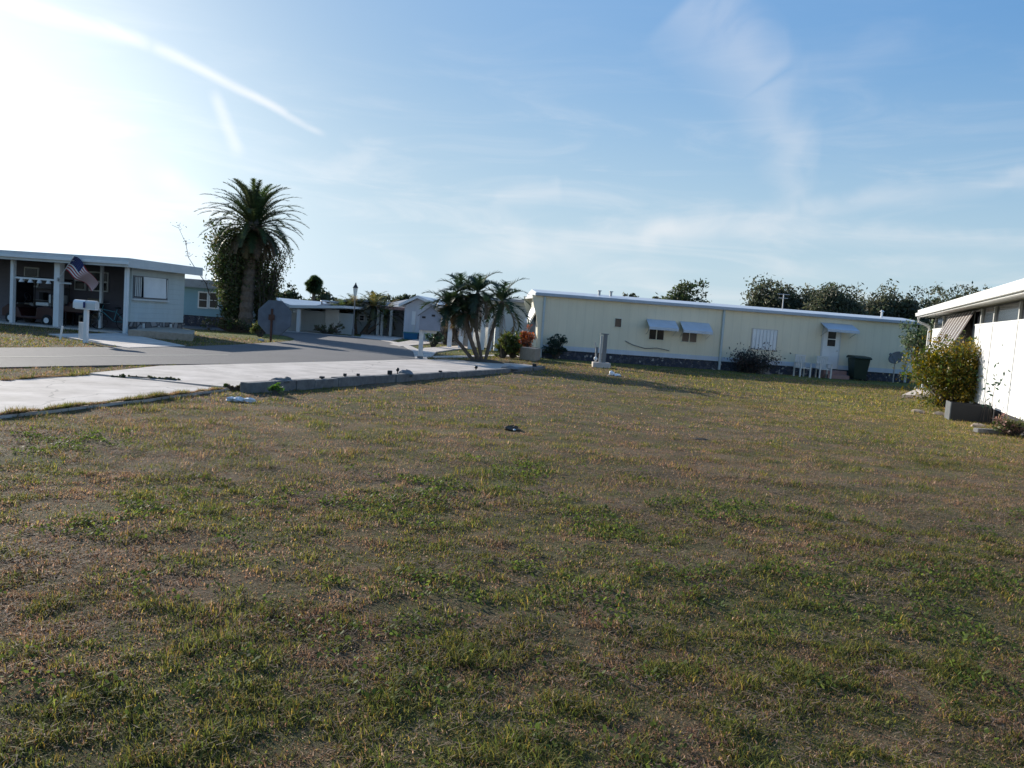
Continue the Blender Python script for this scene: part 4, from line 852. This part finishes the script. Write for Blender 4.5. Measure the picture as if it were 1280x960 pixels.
# tall date palm
c = P(306, 415.5); pz = PY(309, 288, c.y).z
dp = thing('date_palm', 'tall date palm with arching fronds rising from shrubs on the street corner', 'palm tree', (c.x, c.y, 0))
m_ = MB(); palm_trunk(m_, [(0, 0, 0), (.05, 0, 2), (.12, 0, pz*.7), (.2, 0, pz)], .34, .26, 12); m_.ell((.2, 0, pz), (.42, .42, .7), 10, 8, .12); m_.build('trunk', MT['trunk'], dp)
cr = MB(); dg = (.050, .068, .030)
for i in range(96):
    f = i/96; el = R(88-128*f)+random.uniform(-.09, .09); az = i*2.39996+random.uniform(-.15, .15)
    col = dg if f < .82 else (.13, .10, .06)
    frond(cr, (.2+.15*math.cos(az), .15*math.sin(az), pz+.45-.5*f), az, el, random.uniform(2.0, 2.35)*(1+.26*math.sin(math.pi*min(1, f*1.35)))*(1 if f < .8 else .8), R(78), col, 50, .42, .07)
cr.build('crown', LF, dp)
# tall twiggy shrubs round it
def twig_shrub(loc, label, n, height, spread, base_r, cols, lsize, dens, stem=.02, name='tall_shrub', lean=(0, 0), cat='shrub', f0=.0, par=None, bare=.35, down=.0):
    o = thing(name, label, cat, loc); st_ = MB(); lf = MB()
    for i in range(n):
        az = random.uniform(0, 6.28); r = base_r*math.sqrt(random.random()); hgt = height*random.uniform(.6, 1.0); sp_ = spread*math.sqrt(random.random())
        b0 = Vector((r*math.cos(az), r*math.sin(az), 0)); tip = Vector((sp_*math.cos(az)+lean[0], sp_*math.sin(az)+lean[1], hgt)); pts = []
        for k in range(7):
            f = k/6; q = b0.lerp(tip, f); q += Vector((math.cos(az), math.sin(az), 0))*(f*f-f)*spread*.6; q += Vector((random.uniform(-1, 1), random.uniform(-1, 1), 0))*.04*height*f*.5; pts.append(q)
        st_.tube(pts, [stem*(1-.75*k/6) for k in range(7)], 4, False)
        for k in range(int(dens)):
            f = bare+(1-bare)*random.random(); j = min(int(f*6), 5); q = pts[j].lerp(pts[j+1], f*6-j)
            q = q+Vector((random.gauss(0, 1), random.gauss(0, 1), random.gauss(0, 1)))*spread*.13*(.5+f)
            if q.z < .02: q.z = .02
            leaf(lf, q, lsize*random.uniform(.7, 1.3), jc(random.choice(cols), .3))
    st_.build('stems', MT['bark'], o); lf.build('foliage', LF, o); return o
gn = [(.05, .075, .022), (.07, .09, .03), (.04, .055, .02)]; bn_ = [(.10, .075, .05), (.07, .06, .035)]
twig_shrub((c.x-.7, c.y+.45, 0), 'tall dense dark upright shrub left of and behind the date palm trunk', 100, pz*1.06, 1.4, .4, gn+[(.09, .08, .045), (.08, .1, .05)], .14, 260, .04, bare=.08)
twig_shrub((c.x+.75, c.y+.5, 0), 'tall twiggy brownish shrub on the right of the date palm trunk', 64, pz*.92, 1.1, .3, gn+bn_, .11, 120, .04, bare=.12)
# long bare branch sticking out to the upper left
br_ = MB(); a_p = PY(288, 400, c.y+.6); b_p = PY(222, 285, c.y+.6); pts = [a_p.lerp(b_p, f/8)+Vector((.12*math.sin(f*1.9), 0, -.45*math.sin(math.pi*f/8))) for f in range(9)]
sh = bpy.data.objects['tall_shrub']; loc = sh.location
br_.tube([p-loc for p in pts], [.038-.0038*k for k in range(9)], 5)
for k in range(2, 9):
    for r_ in range(2):
        p = pts[k]-loc; br_.tube([p, p+Vector((random.uniform(-.35, .35), random.uniform(-.2, .2), random.uniform(-.1, .35)))], .008, 4)
        for q_ in range(5): leaf(br_, p+Vector((random.gauss(0, .18), random.gauss(0, .15), random.gauss(.05, .15))), .09, None)
br_.build('bare_branch', MT['bark'], sh)
def clump(loc, label, rx_, ry_, h_, n, size, cols, name='shrub', cat='shrub', group=None, lobes=5, stems=True, ground=True, trunk_h=0.0, trunk_r=.12, m='bark', lum=.8):
    """leafy crown: leaves on many small twig clusters through an uneven volume, on a tapered trunk or stems"""
    o = thing(name, label, cat, loc, 0, group); lf = MB(); st_ = MB(); cl_ = []
    for i in range(lobes):
        a = random.uniform(0, 6.28); rr = random.uniform(.15, .65); cl_.append((Vector((rx_*rr*math.cos(a), ry_*rr*math.sin(a), trunk_h+h_*random.uniform(.35, .75))), random.uniform(.32, .55)))
    nc = max(12, n//26)
    for i in range(nc):
        cc_, rr = random.choice(cl_); d = Vector((random.gauss(0, 1), random.gauss(0, 1), random.gauss(0, 1))).normalized()*(random.random()**.4)*random.uniform(.75, 1.2)
        q = cc_+Vector((d.x*rx_*rr, d.y*ry_*rr, d.z*h_*rr*.85)); q.z = max(q.z, .06*h_+.03)
        col = random.choice(cols); k_ = random.uniform(.75, 1.25); col = tuple(x*k_ for x in col); sz = min(rx_, h_)*random.uniform(.07, .15)
        for j in range(26): leaf(lf, q+Vector((random.gauss(0, sz), random.gauss(0, sz), random.gauss(0, sz*.7))), size*random.uniform(.6, 1.3), jc(col, .22))
        if i % max(1, nc//26) == 0:
            b = Vector((q.x*.12, q.y*.12, trunk_h*.8)); st_.tube([b, b.lerp(q, .55)+Vector((0, 0, .05*h_)), q], [trunk_r*.35, trunk_r*.2, trunk_r*.07], 5, False)
    if trunk_h > 0: st_.tube([(0, 0, 0), (.02, 0, trunk_h*.5), (0, .02, trunk_h*1.05), (0, 0, trunk_h+h_*.3)], [trunk_r, trunk_r*.8, trunk_r*.7, trunk_r*.35], 8)
    st_.build('trunk' if trunk_h > 0 else 'stems', MT[m], o); lf.build('crown' if trunk_h > 0 else 'foliage', LF, o)
    return o
def at(u, v): p = P(u, v); return (p.x, p.y, 0)
clump((c.x-.2, c.y-.9, 0), 'low dry undergrowth round the foot of the date palm', 1.9, .8, .75, 1500, .1, gn+bn_+[(.2, .17, .09)], 'undergrowth', 'undergrowth', lobes=8)
clump(at(325, 421), 'small pale green bush between the palm and the octagonal panel', .45, .4, .85, 800, .09, [(.12, .13, .045), (.07, .09, .03)], lobes=3)
clump(at(247, 407), 'dark bush against the blue house under its windows', .6, .5, .75, 700, .1, gn)
# cabbage palm far off
def fan_palm(loc, label, zc, r, tr):
    o = thing('cabbage_palm', label, 'palm tree', loc); m_ = MB(); palm_trunk(m_, [(0, 0, 0), (0, 0, zc*.5), (0, 0, zc)], tr, tr*.85, 8); m_.build('trunk', MT['trunk'], o); cr = MB()
    for i in range(150):
        az = i*2.4; el = R(random.uniform(-70, 88)); d = Vector((math.cos(az)*math.cos(el), math.sin(az)*math.cos(el), math.sin(el))); b = Vector((0, 0, zc)); q = b+d*r*random.uniform(.1, .62)
        side = d.orthogonal().normalized(); side.rotate(Matrix.Rotation(random.uniform(0, 6.28), 3, d)); cr.quad(b-side*.02, q-side*.02, q+side*.02, b+side*.02, dg)
        for k in range(15):
            a = -1.25+2.5*k/14; t = (d*math.cos(a)+side*math.sin(a)).normalized(); tip = q+t*r*.5+Vector((0, 0, -.12*r)); w_ = side.cross(t)*.0+d.cross(side)*.03; w2 = t.cross(d.cross(side))*.09; cr.tri(q-w2, q+w2, tip, jc((.04, .06, .025), .3))
    cr.build('crown', LF, o)
fy = 95; q = PY(390.5, 400, fy); fan_palm((q.x, fy, 0), 'distant round-headed cabbage palm above the far carport', PY(391, 355, fy).z, 12.5*fy/1000, .22)
# leafy palm by the lamp post
q = P(446, 418); lpz = PY(441, 388, q.y).z
o = thing('bushy_palm', 'bushy short palm with yellowish fronds beside the lamp post', 'palm tree', (q.x, q.y, 0)); 
for j, (dx, dz) in enumerate(((-.2, 0), (.9, .25), (-1.0, -.3), (1.6, -.2))):
    m_ = MB(); palm_trunk(m_, [(dx*.3, 0, 0), (dx*.8, 0, lpz*.5), (dx, 0, lpz+dz)], .13, .1, 7); m_.build('trunk', MT['trunk'], o); cr = MB()
    for i in range(26): frond(cr, (dx, 0, lpz+dz), i*2.4, R(75-95*i/26), 1.45, R(75), random.choice([(.07, .085, .035), (.14, .12, .05), (.09, .09, .04)]), 18, .36, .07)
    cr.build('crown', LF, o)
clump(at(486, 419), 'reddish brown bush at the driveway of the lamp post house', 1.5, .9, 1.7, 1500, .14, [(.12, .045, .04), (.09, .05, .045)])
clump(at(508, 421), 'small orange brown bush behind the blue tub', .7, .5, .8, 500, .1, [(.2, .09, .05), (.12, .07, .04)])
clump(at(409, 418), 'low brownish hedge mound beside the golf cart', 1.2, .5, .6, 600, .1, [(.15, .12, .09), (.12, .12, .06)])
clump(at(428, 416.5), 'dim purple-brown shrub under the teal mailbox', 1.0, .6, .9, 600, .1, [(.08, .05, .06), (.06, .07, .04)])
clump(at(468, 416), 'low shrub bed under the far white framed windows', 1.6, .5, .7, 700, .12, [(.1, .12, .07), (.13, .11, .08)])
clump(at(541, 434.5), 'little green spiky plant beyond the mailbox post', .5, .4, 1.0, 500, .12, [(.05, .09, .05), (.08, .1, .06)])
clump(at(556, 431), 'dark shrub in front of the parked car', 1.2, .6, 1.2, 900, .12, [(.04, .05, .04), (.05, .05, .06)])
# leaning palm clump
c = P(602, 454); pc_ = thing('palm_clump', 'clump of leaning feathery palms with several trunks fanning from one foot', 'palm clump', (c.x, c.y, 0))
def rel(u, v, dy=0.0): p = PY(u, v, c.y+dy); return Vector((p.x-c.x, dy, p.z))
tr_ = [((594, 452), (570, 424), (561, 384), .0, .85), ((598, 452), (584, 412), (576, 368), .5, .95), ((603, 452), (595, 412), (597, 368), -.4, .95), ((606, 452), (615, 415), (627, 379), .2, 1.1), ((600, 452), (588, 422), (582, 392), -.5, .7)]
for (a, b, d_, dy, sc_) in tr_:
    m_ = MB(); p0_ = rel(*a); p0_.z = 0; p1_ = rel(*b, dy*.6); p2_ = rel(*d_, dy); palm_trunk(m_, [p0_, p1_, p2_], .062, .055, 8); m_.ell(p2_-Vector((0, 0, .12)), (.11, .11, .22), 8, 6, .1); m_.build('trunk', MT['trunk'], pc_)
    cr = MB()
    for i in range(19):
        f = i/19; frond(cr, p2_+Vector((0, 0, .05)), i*2.4+random.uniform(-.2, .2), R(72-112*f), random.uniform(1.0, 1.35)*sc_, R(88), (.035, .055, .028) if f < .85 else (.13, .10, .06), 26, .36, .065)
    for i in range(5): frond(cr, p2_-Vector((0, 0, .1)), i*2.4, R(-55-random.uniform(0, 25)), random.uniform(.9, 1.2)*sc_, R(20), (.17, .13, .09), 22, .22, .02)
    cr.build('crown', LF, pc_)
MB().ell((.1, 0, .02), (.75, .45, .12), 14, 6, .15).build('root_mound', MT['soil'], pc_)
clump(at(628, 447.5), 'yellow-green bush left of the taller one near the brick planter', .55, .5, .95, 1300, .10, [(.12, .13, .03), (.06, .08, .02)])
clump(at(641, 448), 'green bush between the yellow-green and the red-orange bush', .5, .5, 1.15, 1300, .10, [(.09, .12, .03), (.05, .07, .02)])
clump(at(655, 448), 'red-orange bush by the sunlit end of the cream home', .55, .5, 1.35, 1500, .09, [(.32, .10, .04), (.20, .07, .03)])
clump(mhp(.75, -.45), 'dark green upright bush at the left corner of the cream home', .55, .35, 1.15, 1500, .09, [(.025, .045, .03), (.03, .05, .035)], lobes=7)
twig_shrub(mhp(lxv(932, 460), -.75), 'dark reddish spreading shrub under the shuttered window', 50, .95, 1.2, .5, [(.05, .035, .035), (.06, .05, .045), (.03, .035, .03)], .09, 60, .012, 'shrub', bare=.25)
# trees behind the cream home
hazy_olive = [(.09, .10, .06), (.07, .08, .05), (.12, .12, .075), (.05, .06, .04)]  # leaf colours lightened, distance haze painted into them
def tree_at(u, vtop, Y, wpx, label, cols=hazy_olive, n=7000, hpx=None, grp=None, size=None):
    q = PY(u, vtop, Y); r = wpx*Y/2000; h_ = hpx*Y/1000 if hpx else q.z*.72
    return clump((q.x, Y, 0), label, r, r*.8, h_, n, size or .0034*Y, cols, 'tree', 'tree', grp, lobes=18, trunk_h=max(.3, q.z-h_*.98), trunk_r=.03*q.z+.06)
tree_at(857, 357, 62, 62, 'loose green tree above the middle of the cream home roof', n=6000, hpx=60, cols=[(.05, .07, .03), (.08, .09, .045), (.04, .055, .025)])
tree_at(792, 369, 85, 22, 'small distant tree just left of the loose green one', n=1500, hpx=30); tree_at(822, 370, 90, 34, 'faint low tree touching the loose green tree on its left', n=1500, hpx=30)
for u_, vt, w_, lab in ((962, 359, 66, 'leftmost tree of the dark row behind the cream home, sparser than the rest'), (1003, 354, 74, 'second dark tree from the left in the row behind the cream home'), (1043, 354, 72, 'third dark tree of the row, behind the door awning of the cream home'), (1082, 359, 70, 'fourth dark tree of the row behind the cream home'), (1118, 363, 60, 'rightmost dark tree of the row, ending above the end of the cream home')):
    tree_at(u_+6, vt+9, 74+random.uniform(-3, 3), w_*1.2, lab, n=21000, hpx=80)
tree_at(1176, 368, 84, 70, 'distant tree just left behind the white roof beam', n=6000, hpx=70); tree_at(1215, 362, 80, 80, 'distant tree rising behind the middle of the white roof beam', n=7000, hpx=80)
tree_at(1262, 366, 88, 60, 'distant tree hidden low behind the white roof near the right edge', n=4000, hpx=80)
for u_, vt, w_, Y_, lab in ((336, 367, 34, 120, 'dark round tree above the far carport roof at its left'), (362, 372, 30, 130, 'faint tree above the middle of the far carport roof'), (405, 371, 36, 115, 'low dark tree at the foot of the cabbage palm'), (470, 372, 20, 120, 'faint small tree right of the lamp lantern'), (492, 369, 44, 110, 'pale green tree left of the white gable'), (512, 368, 26, 110, 'dark green tree tucked against the white gable peak')):
    tree_at(u_, vt, Y_, w_, lab, n=2200, hpx=30, cols=[(.07, .085, .05), (.05, .065, .04)])
tl = MB()
for i in range(9000):
    x = random.uniform(-190, 190); y = 190+random.uniform(-6, 6); h_ = 2.2+2.0*float(vnoise(x, 0, 14, 5)); leaf(tl, Vector((x, y, random.uniform(.1, 1)**.7*h_)), random.uniform(.8, 1.5), jc((.07, .085, .055), .2))
tag(tl.build('treeline', LF), 'faint low line of far trees along the horizon', None, None, 'stuff')
# greenery by the white house
clump(rhp(XF+1.6, .1), 'green tree with pale leaves behind the downspout of the white house', 1.0, 1.0, 1.9, 2600, .11, [(.07, .10, .05), (.12, .15, .09), (.04, .07, .03)], 'small_tree', 'tree', trunk_h=1.0, trunk_r=.06)
q = P(1192, 514); clump((q.x+.12, q.y+.2, 0), 'large yellow-green bush against the white panelled house', 1.6, .85, 1.95, 15000, .075, [(.13, .13, .02), (.07, .095, .015), (.17, .12, .02), (.045, .07, .015), (.22, .16, .02)], 'croton_bush', 'bush', lobes=16)
clump(at(1176, 508), 'low weeds at the left foot of the yellow-green bush', .55, .3, .4, 500, .06, [(.12, .13, .04), (.06, .09, .02), (.2, .16, .1)], 'weeds', 'weeds')
clump(at(1268, 545), 'low weedy plants at the white house foot by the right edge', .6, .3, .42, 900, .05, [(.07, .10, .03), (.12, .12, .05), (.2, .12, .1)], 'weeds', 'weeds')
twig_shrub(rhp(-1.0, .28), 'sparse climbing twigs with few dark leaves against the white wall at the right edge', 7, 1.9, .55, .2, [(.03, .07, .05), (.05, .09, .06)], .09, 7, .006, 'climber', cat='climber', bare=.2)
clump(at(150, 474), 'pinch of weeds at the left end of the joint between slabs', .3, .08, .08, 120, .04, gn, 'weeds', 'weeds')
clump((P(196, 477.3).x, P(196, 477.3).y, .03), 'long tuft of weeds growing in the joint between the two slabs', .7, .08, .07, 600, .035, [(.14, .14, .06), (.10, .11, .05)], 'weeds', 'weeds', lobes=10)
clump(at(344, 494), 'bright green weed at the foot of the block edging near its end', .18, .12, .2, 250, .05, [(.08, .15, .03)], 'weeds', 'weeds', lobes=2)
clump((P(292, 488).x, P(292, 488).y, .02), 'dark clod and weeds at the near corner of the long slab', .35, .12, .1, 350, .05, bn_+gn, 'weeds', 'weeds')
# ------------------------------------------------------------------ grass: blades all over the turf, denser near the viewer
def excluded(x, y):
    r = np.zeros(x.shape, bool)
    for p in EXCL:
        xs = [q[0] for q in p]; ys = [q[1] for q in p]; k = (x > min(xs)) & (x < max(xs)) & (y > min(ys)) & (y < max(ys))
        if k.any(): r[k] |= inpoly(x[k], y[k], p)
    return r
def scatter(y0, y1, dens, seed, halfang=.74, ymin_side=2.5):
    g = np.random.default_rng(seed); area = halfang*(y1**2-y0**2)+ymin_side*2*(y1-y0); n = int(area*dens)
    y = np.sqrt(g.uniform(y0**2, y1**2, n)) if True else None; x = g.uniform(-1, 1, n)*(halfang*y+ymin_side)
    k = ~excluded(x, y); return x[k], y[k], g
PAL = np.array([(.095, .112, .032), (.17, .165, .048), (.25, .19, .065), (.27, .175, .11), (.40, .285, .21), (.18, .11, .08)])
def blades(x, y, g, width, hmin, hmax, five=True, flatten=0.0, sun=0):
    n = len(x); gg_, ye, brn = zone(x, y); clp = vnoise(x, y, .2, 41)*.45+vnoise(x, y, .085, 42)*.55 if y.min() < 6.9 else vnoise(x, y, .42, 41)*.4+vnoise(x, y, .19, 42)*.6
    bare = sstep(vnoise(x, y, .8, 51)*.6+vnoise(x, y, .3, 52)*.4, .66, .74)
    keep = g.random(n) > (.2*(1-clp)+.5*bare); x, y, gg_, ye, brn, clp, bare = [q[keep] for q in (x, y, gg_, ye, brn, clp, bare)]; n = len(x)
    # species
    lg = vnoise(x, y, .16, 61); r = g.random(n); s = np.clip(gg_*.75+(lg-.5)*.8+(clp-.5)*.9, 0.02, .93)
    typ = np.where(r < s*.42, 0, np.where(r < s*.78, 1, np.where(r < s*.9+.04, 2, np.where(r < .78, 3, np.where(r < .885, 4, 5)))))
    yk = g.random(n) < ye*.45; typ = np.where(yk & (typ != 4), np.where(g.random(n) < .5, 2, 1), typ)
    mac = .72+.56*(vnoise(x, y, .55, 81)*.5+vnoise(x, y, .18, 82)*.5); vr = .42 if y.max() < 7.5 else .2; col = PAL[typ]*g.uniform(1-vr, 1+vr, n)[:, None]*(mac*1.08)[:, None]*(1+.22*ye[:, None]); col[:, 0] *= g.uniform(.9, 1.12, n)
    h = g.uniform(hmin, hmax, n)*(.3+1.7*clp*clp)*np.where(typ == 0, 1.15, 1)*np.where(typ >= 3, .75, 1.0)*(1-.4*brn)
    lay = np.where(typ >= 3, g.uniform(.5, 1.35, n), g.uniform(.4, 1.45, n)); az = g.uniform(0, 2*np.pi, n)
    dx, dy = np.cos(az), np.sin(az); wx, wy = -dy*width/2, dx*width/2; wsc = g.uniform(.6, 1.3, n); wx *= wsc; wy *= wsc
    z0 = gh(x, y)-.004; L_ = h*1.15
    mx, my, mz = x+dx*L_*.45*np.sin(lay*.6), y+dy*L_*.45*np.sin(lay*.6), z0+L_*.5*np.cos(lay*.6)
    tx, ty, tz = x+dx*L_*np.sin(lay)*1.0, y+dy*L_*np.sin(lay), z0+np.maximum(L_*np.cos(lay), .006)
    if five:
        V_ = np.stack([np.stack([x-wx, y-wy, z0], -1), np.stack([x+wx, y+wy, z0], -1), np.stack([mx-wx*.8, my-wy*.8, mz], -1), np.stack([mx+wx*.8, my+wy*.8, mz], -1), np.stack([tx, ty, tz], -1)], 1).reshape(-1, 3)
        b = np.arange(n)*5; F4 = np.stack([b, b+1, b+3, b+2], -1); F3 = np.stack([b+2, b+3, b+4], -1); return V_, F3, F4, np.repeat(col, 5, 0)
    V_ = np.stack([np.stack([x-wx, y-wy, z0], -1), np.stack([x+wx, y+wy, z0], -1), np.stack([tx, ty, tz], -1)], 1).reshape(-1, 3)
    b = np.arange(n)*3; return V_, np.stack([b, b+1, b+2], -1), None, np.repeat(col, 3, 0)
LG = leafmat('grass_blades', trans=.5, rough=.6, spec=.12)
for k, (y0, y1, dens, w_, h0, h1, five) in enumerate(((1.2, 4.2, 14000, .0048, .018, .058, True), (4.2, 7.0, 6800, .006, .018, .06, True), (7, 12, 2900, .0088, .022, .085, False), (12, 20, 1000, .015, .025, .10, False), (20, 33, 300, .028, .025, .10, False), (33, 62, 26, .06, .03, .07, False))):
    x, y, g = scatter(y0, y1, dens, 100+k); V_, F3, F4, C_ = blades(x, y, g, w_, h0, h1, five)
    tag(raw_mesh('grass', V_, F3, F4, C_, LG), 'mown mixed green and brown grass blades', None, None, 'stuff')
# turf creeping over the edges of the slabs
ev = []
for poly, rng_ in ((walk_poly, (2, 3, 4, 5, 8)), (slab_poly, ())):
    for i in rng_:
        a, b_ = np.array(poly[i]), np.array(poly[(i+1) % len(poly)]); l = np.hypot(*(b_-a)); m_ = int(l*2600); tt = np.random.default_rng(i).random(m_); n_ = np.array([-(b_-a)[1], (b_-a)[0]])/l
        off = np.abs(np.random.default_rng(i+50).normal(0, .05, m_)); q = a+(b_-a)*tt[:, None]; k = off < .03+.28*vnoise(q[:, 0], q[:, 1], .45, 91)**2
        cen = np.mean(np.array(poly), 0); sg = 1 if np.dot(cen-a, n_) > 0 else -1; ev.append((q+n_*off[:, None]*sg)[k])
ev = np.concatenate(ev); g = np.random.default_rng(9); V_, F3, F4, C_ = blades(ev[:, 0], ev[:, 1], g, .010, .05, .10, False); V_[:, 2] += .05
tag(raw_mesh('grass', V_, F3, F4, C_, LG), 'turf creeping over the edge of the walk slab', None, None, 'stuff')
# dead stems lying on the turf and small round weed leaves in patches
x, y, g = scatter(1.2, 9, 1500, 301); k = g.random(len(x)) < .12+.9*sstep(vnoise(x, y, .5, 51)*.5+vnoise(x, y, .2, 54)*.5, .5, .7); x, y = x[k], y[k]; n = len(x); az = g.uniform(0, 6.28, n); l = g.uniform(.02, .07, n); z0 = gh(x, y)+g.uniform(.006, .04, n); w_ = .0014+.0003*y
dx, dy = np.cos(az)*l, np.sin(az)*l; wx, wy = -np.sin(az)*w_, np.cos(az)*w_; dz = g.uniform(-.2, .35, n)*l
V_ = np.stack([np.stack([x-wx, y-wy, z0], -1), np.stack([x+wx, y+wy, z0], -1), np.stack([x+dx, y+dy, z0+dz], -1)], 1).reshape(-1, 3); b = np.arange(n)*3
C_ = np.repeat(np.array([.40, .295, .22])*g.uniform(.4, 1.2, n)[:, None], 3, 0)
tag(raw_mesh('straw', V_, np.stack([b, b+1, b+2], -1), None, C_, LG), 'dead pale stems lying in the turf', None, None, 'stuff')
x, y, g = scatter(1.2, 9, 1300, 302); k = (vnoise(x, y, .9, 71)*.3+vnoise(x, y, .3, 72)*.35+vnoise(x, y, .11, 73)*.35-.012*y) > .56; x, y = x[k], y[k]; n = len(x)
z0 = gh(x, y)+g.uniform(.012, .05, n); s_ = g.uniform(.005, .010, n)*(1+.05*y); az = g.uniform(0, 6.28, n); t1 = g.uniform(-1.1, 1.1, n); t2 = g.uniform(-1, 1, n); ca, sa_ = np.cos(az), np.sin(az)
V_ = np.stack([np.stack([x+a*s_*ca-b_*s_*sa_, y+a*s_*sa_+b_*s_*ca, z0+a*s_*t1+b_*s_*t2], -1) for a, b_ in ((-1, 0), (-.3, .75), (.8, .55), (1, 0), (.8, -.55), (-.3, -.75))], 1)
V_ = V_.reshape(-1, 3); b = np.arange(n)*6; F4 = np.concatenate([np.stack([b, b+1, b+2, b+3], -1), np.stack([b, b+3, b+4, b+5], -1)])
C_ = np.repeat(np.where(g.random(n)[:, None] < .75, np.array([.09, .12, .034]), np.array([.13, .16, .045]))*g.uniform(.6, 1.4, n)[:, None], 6, 0)
tag(raw_mesh('weed_leaves', V_, None, F4, C_, LG), 'patches of small round weed leaves in the turf', None, None, 'stuff')
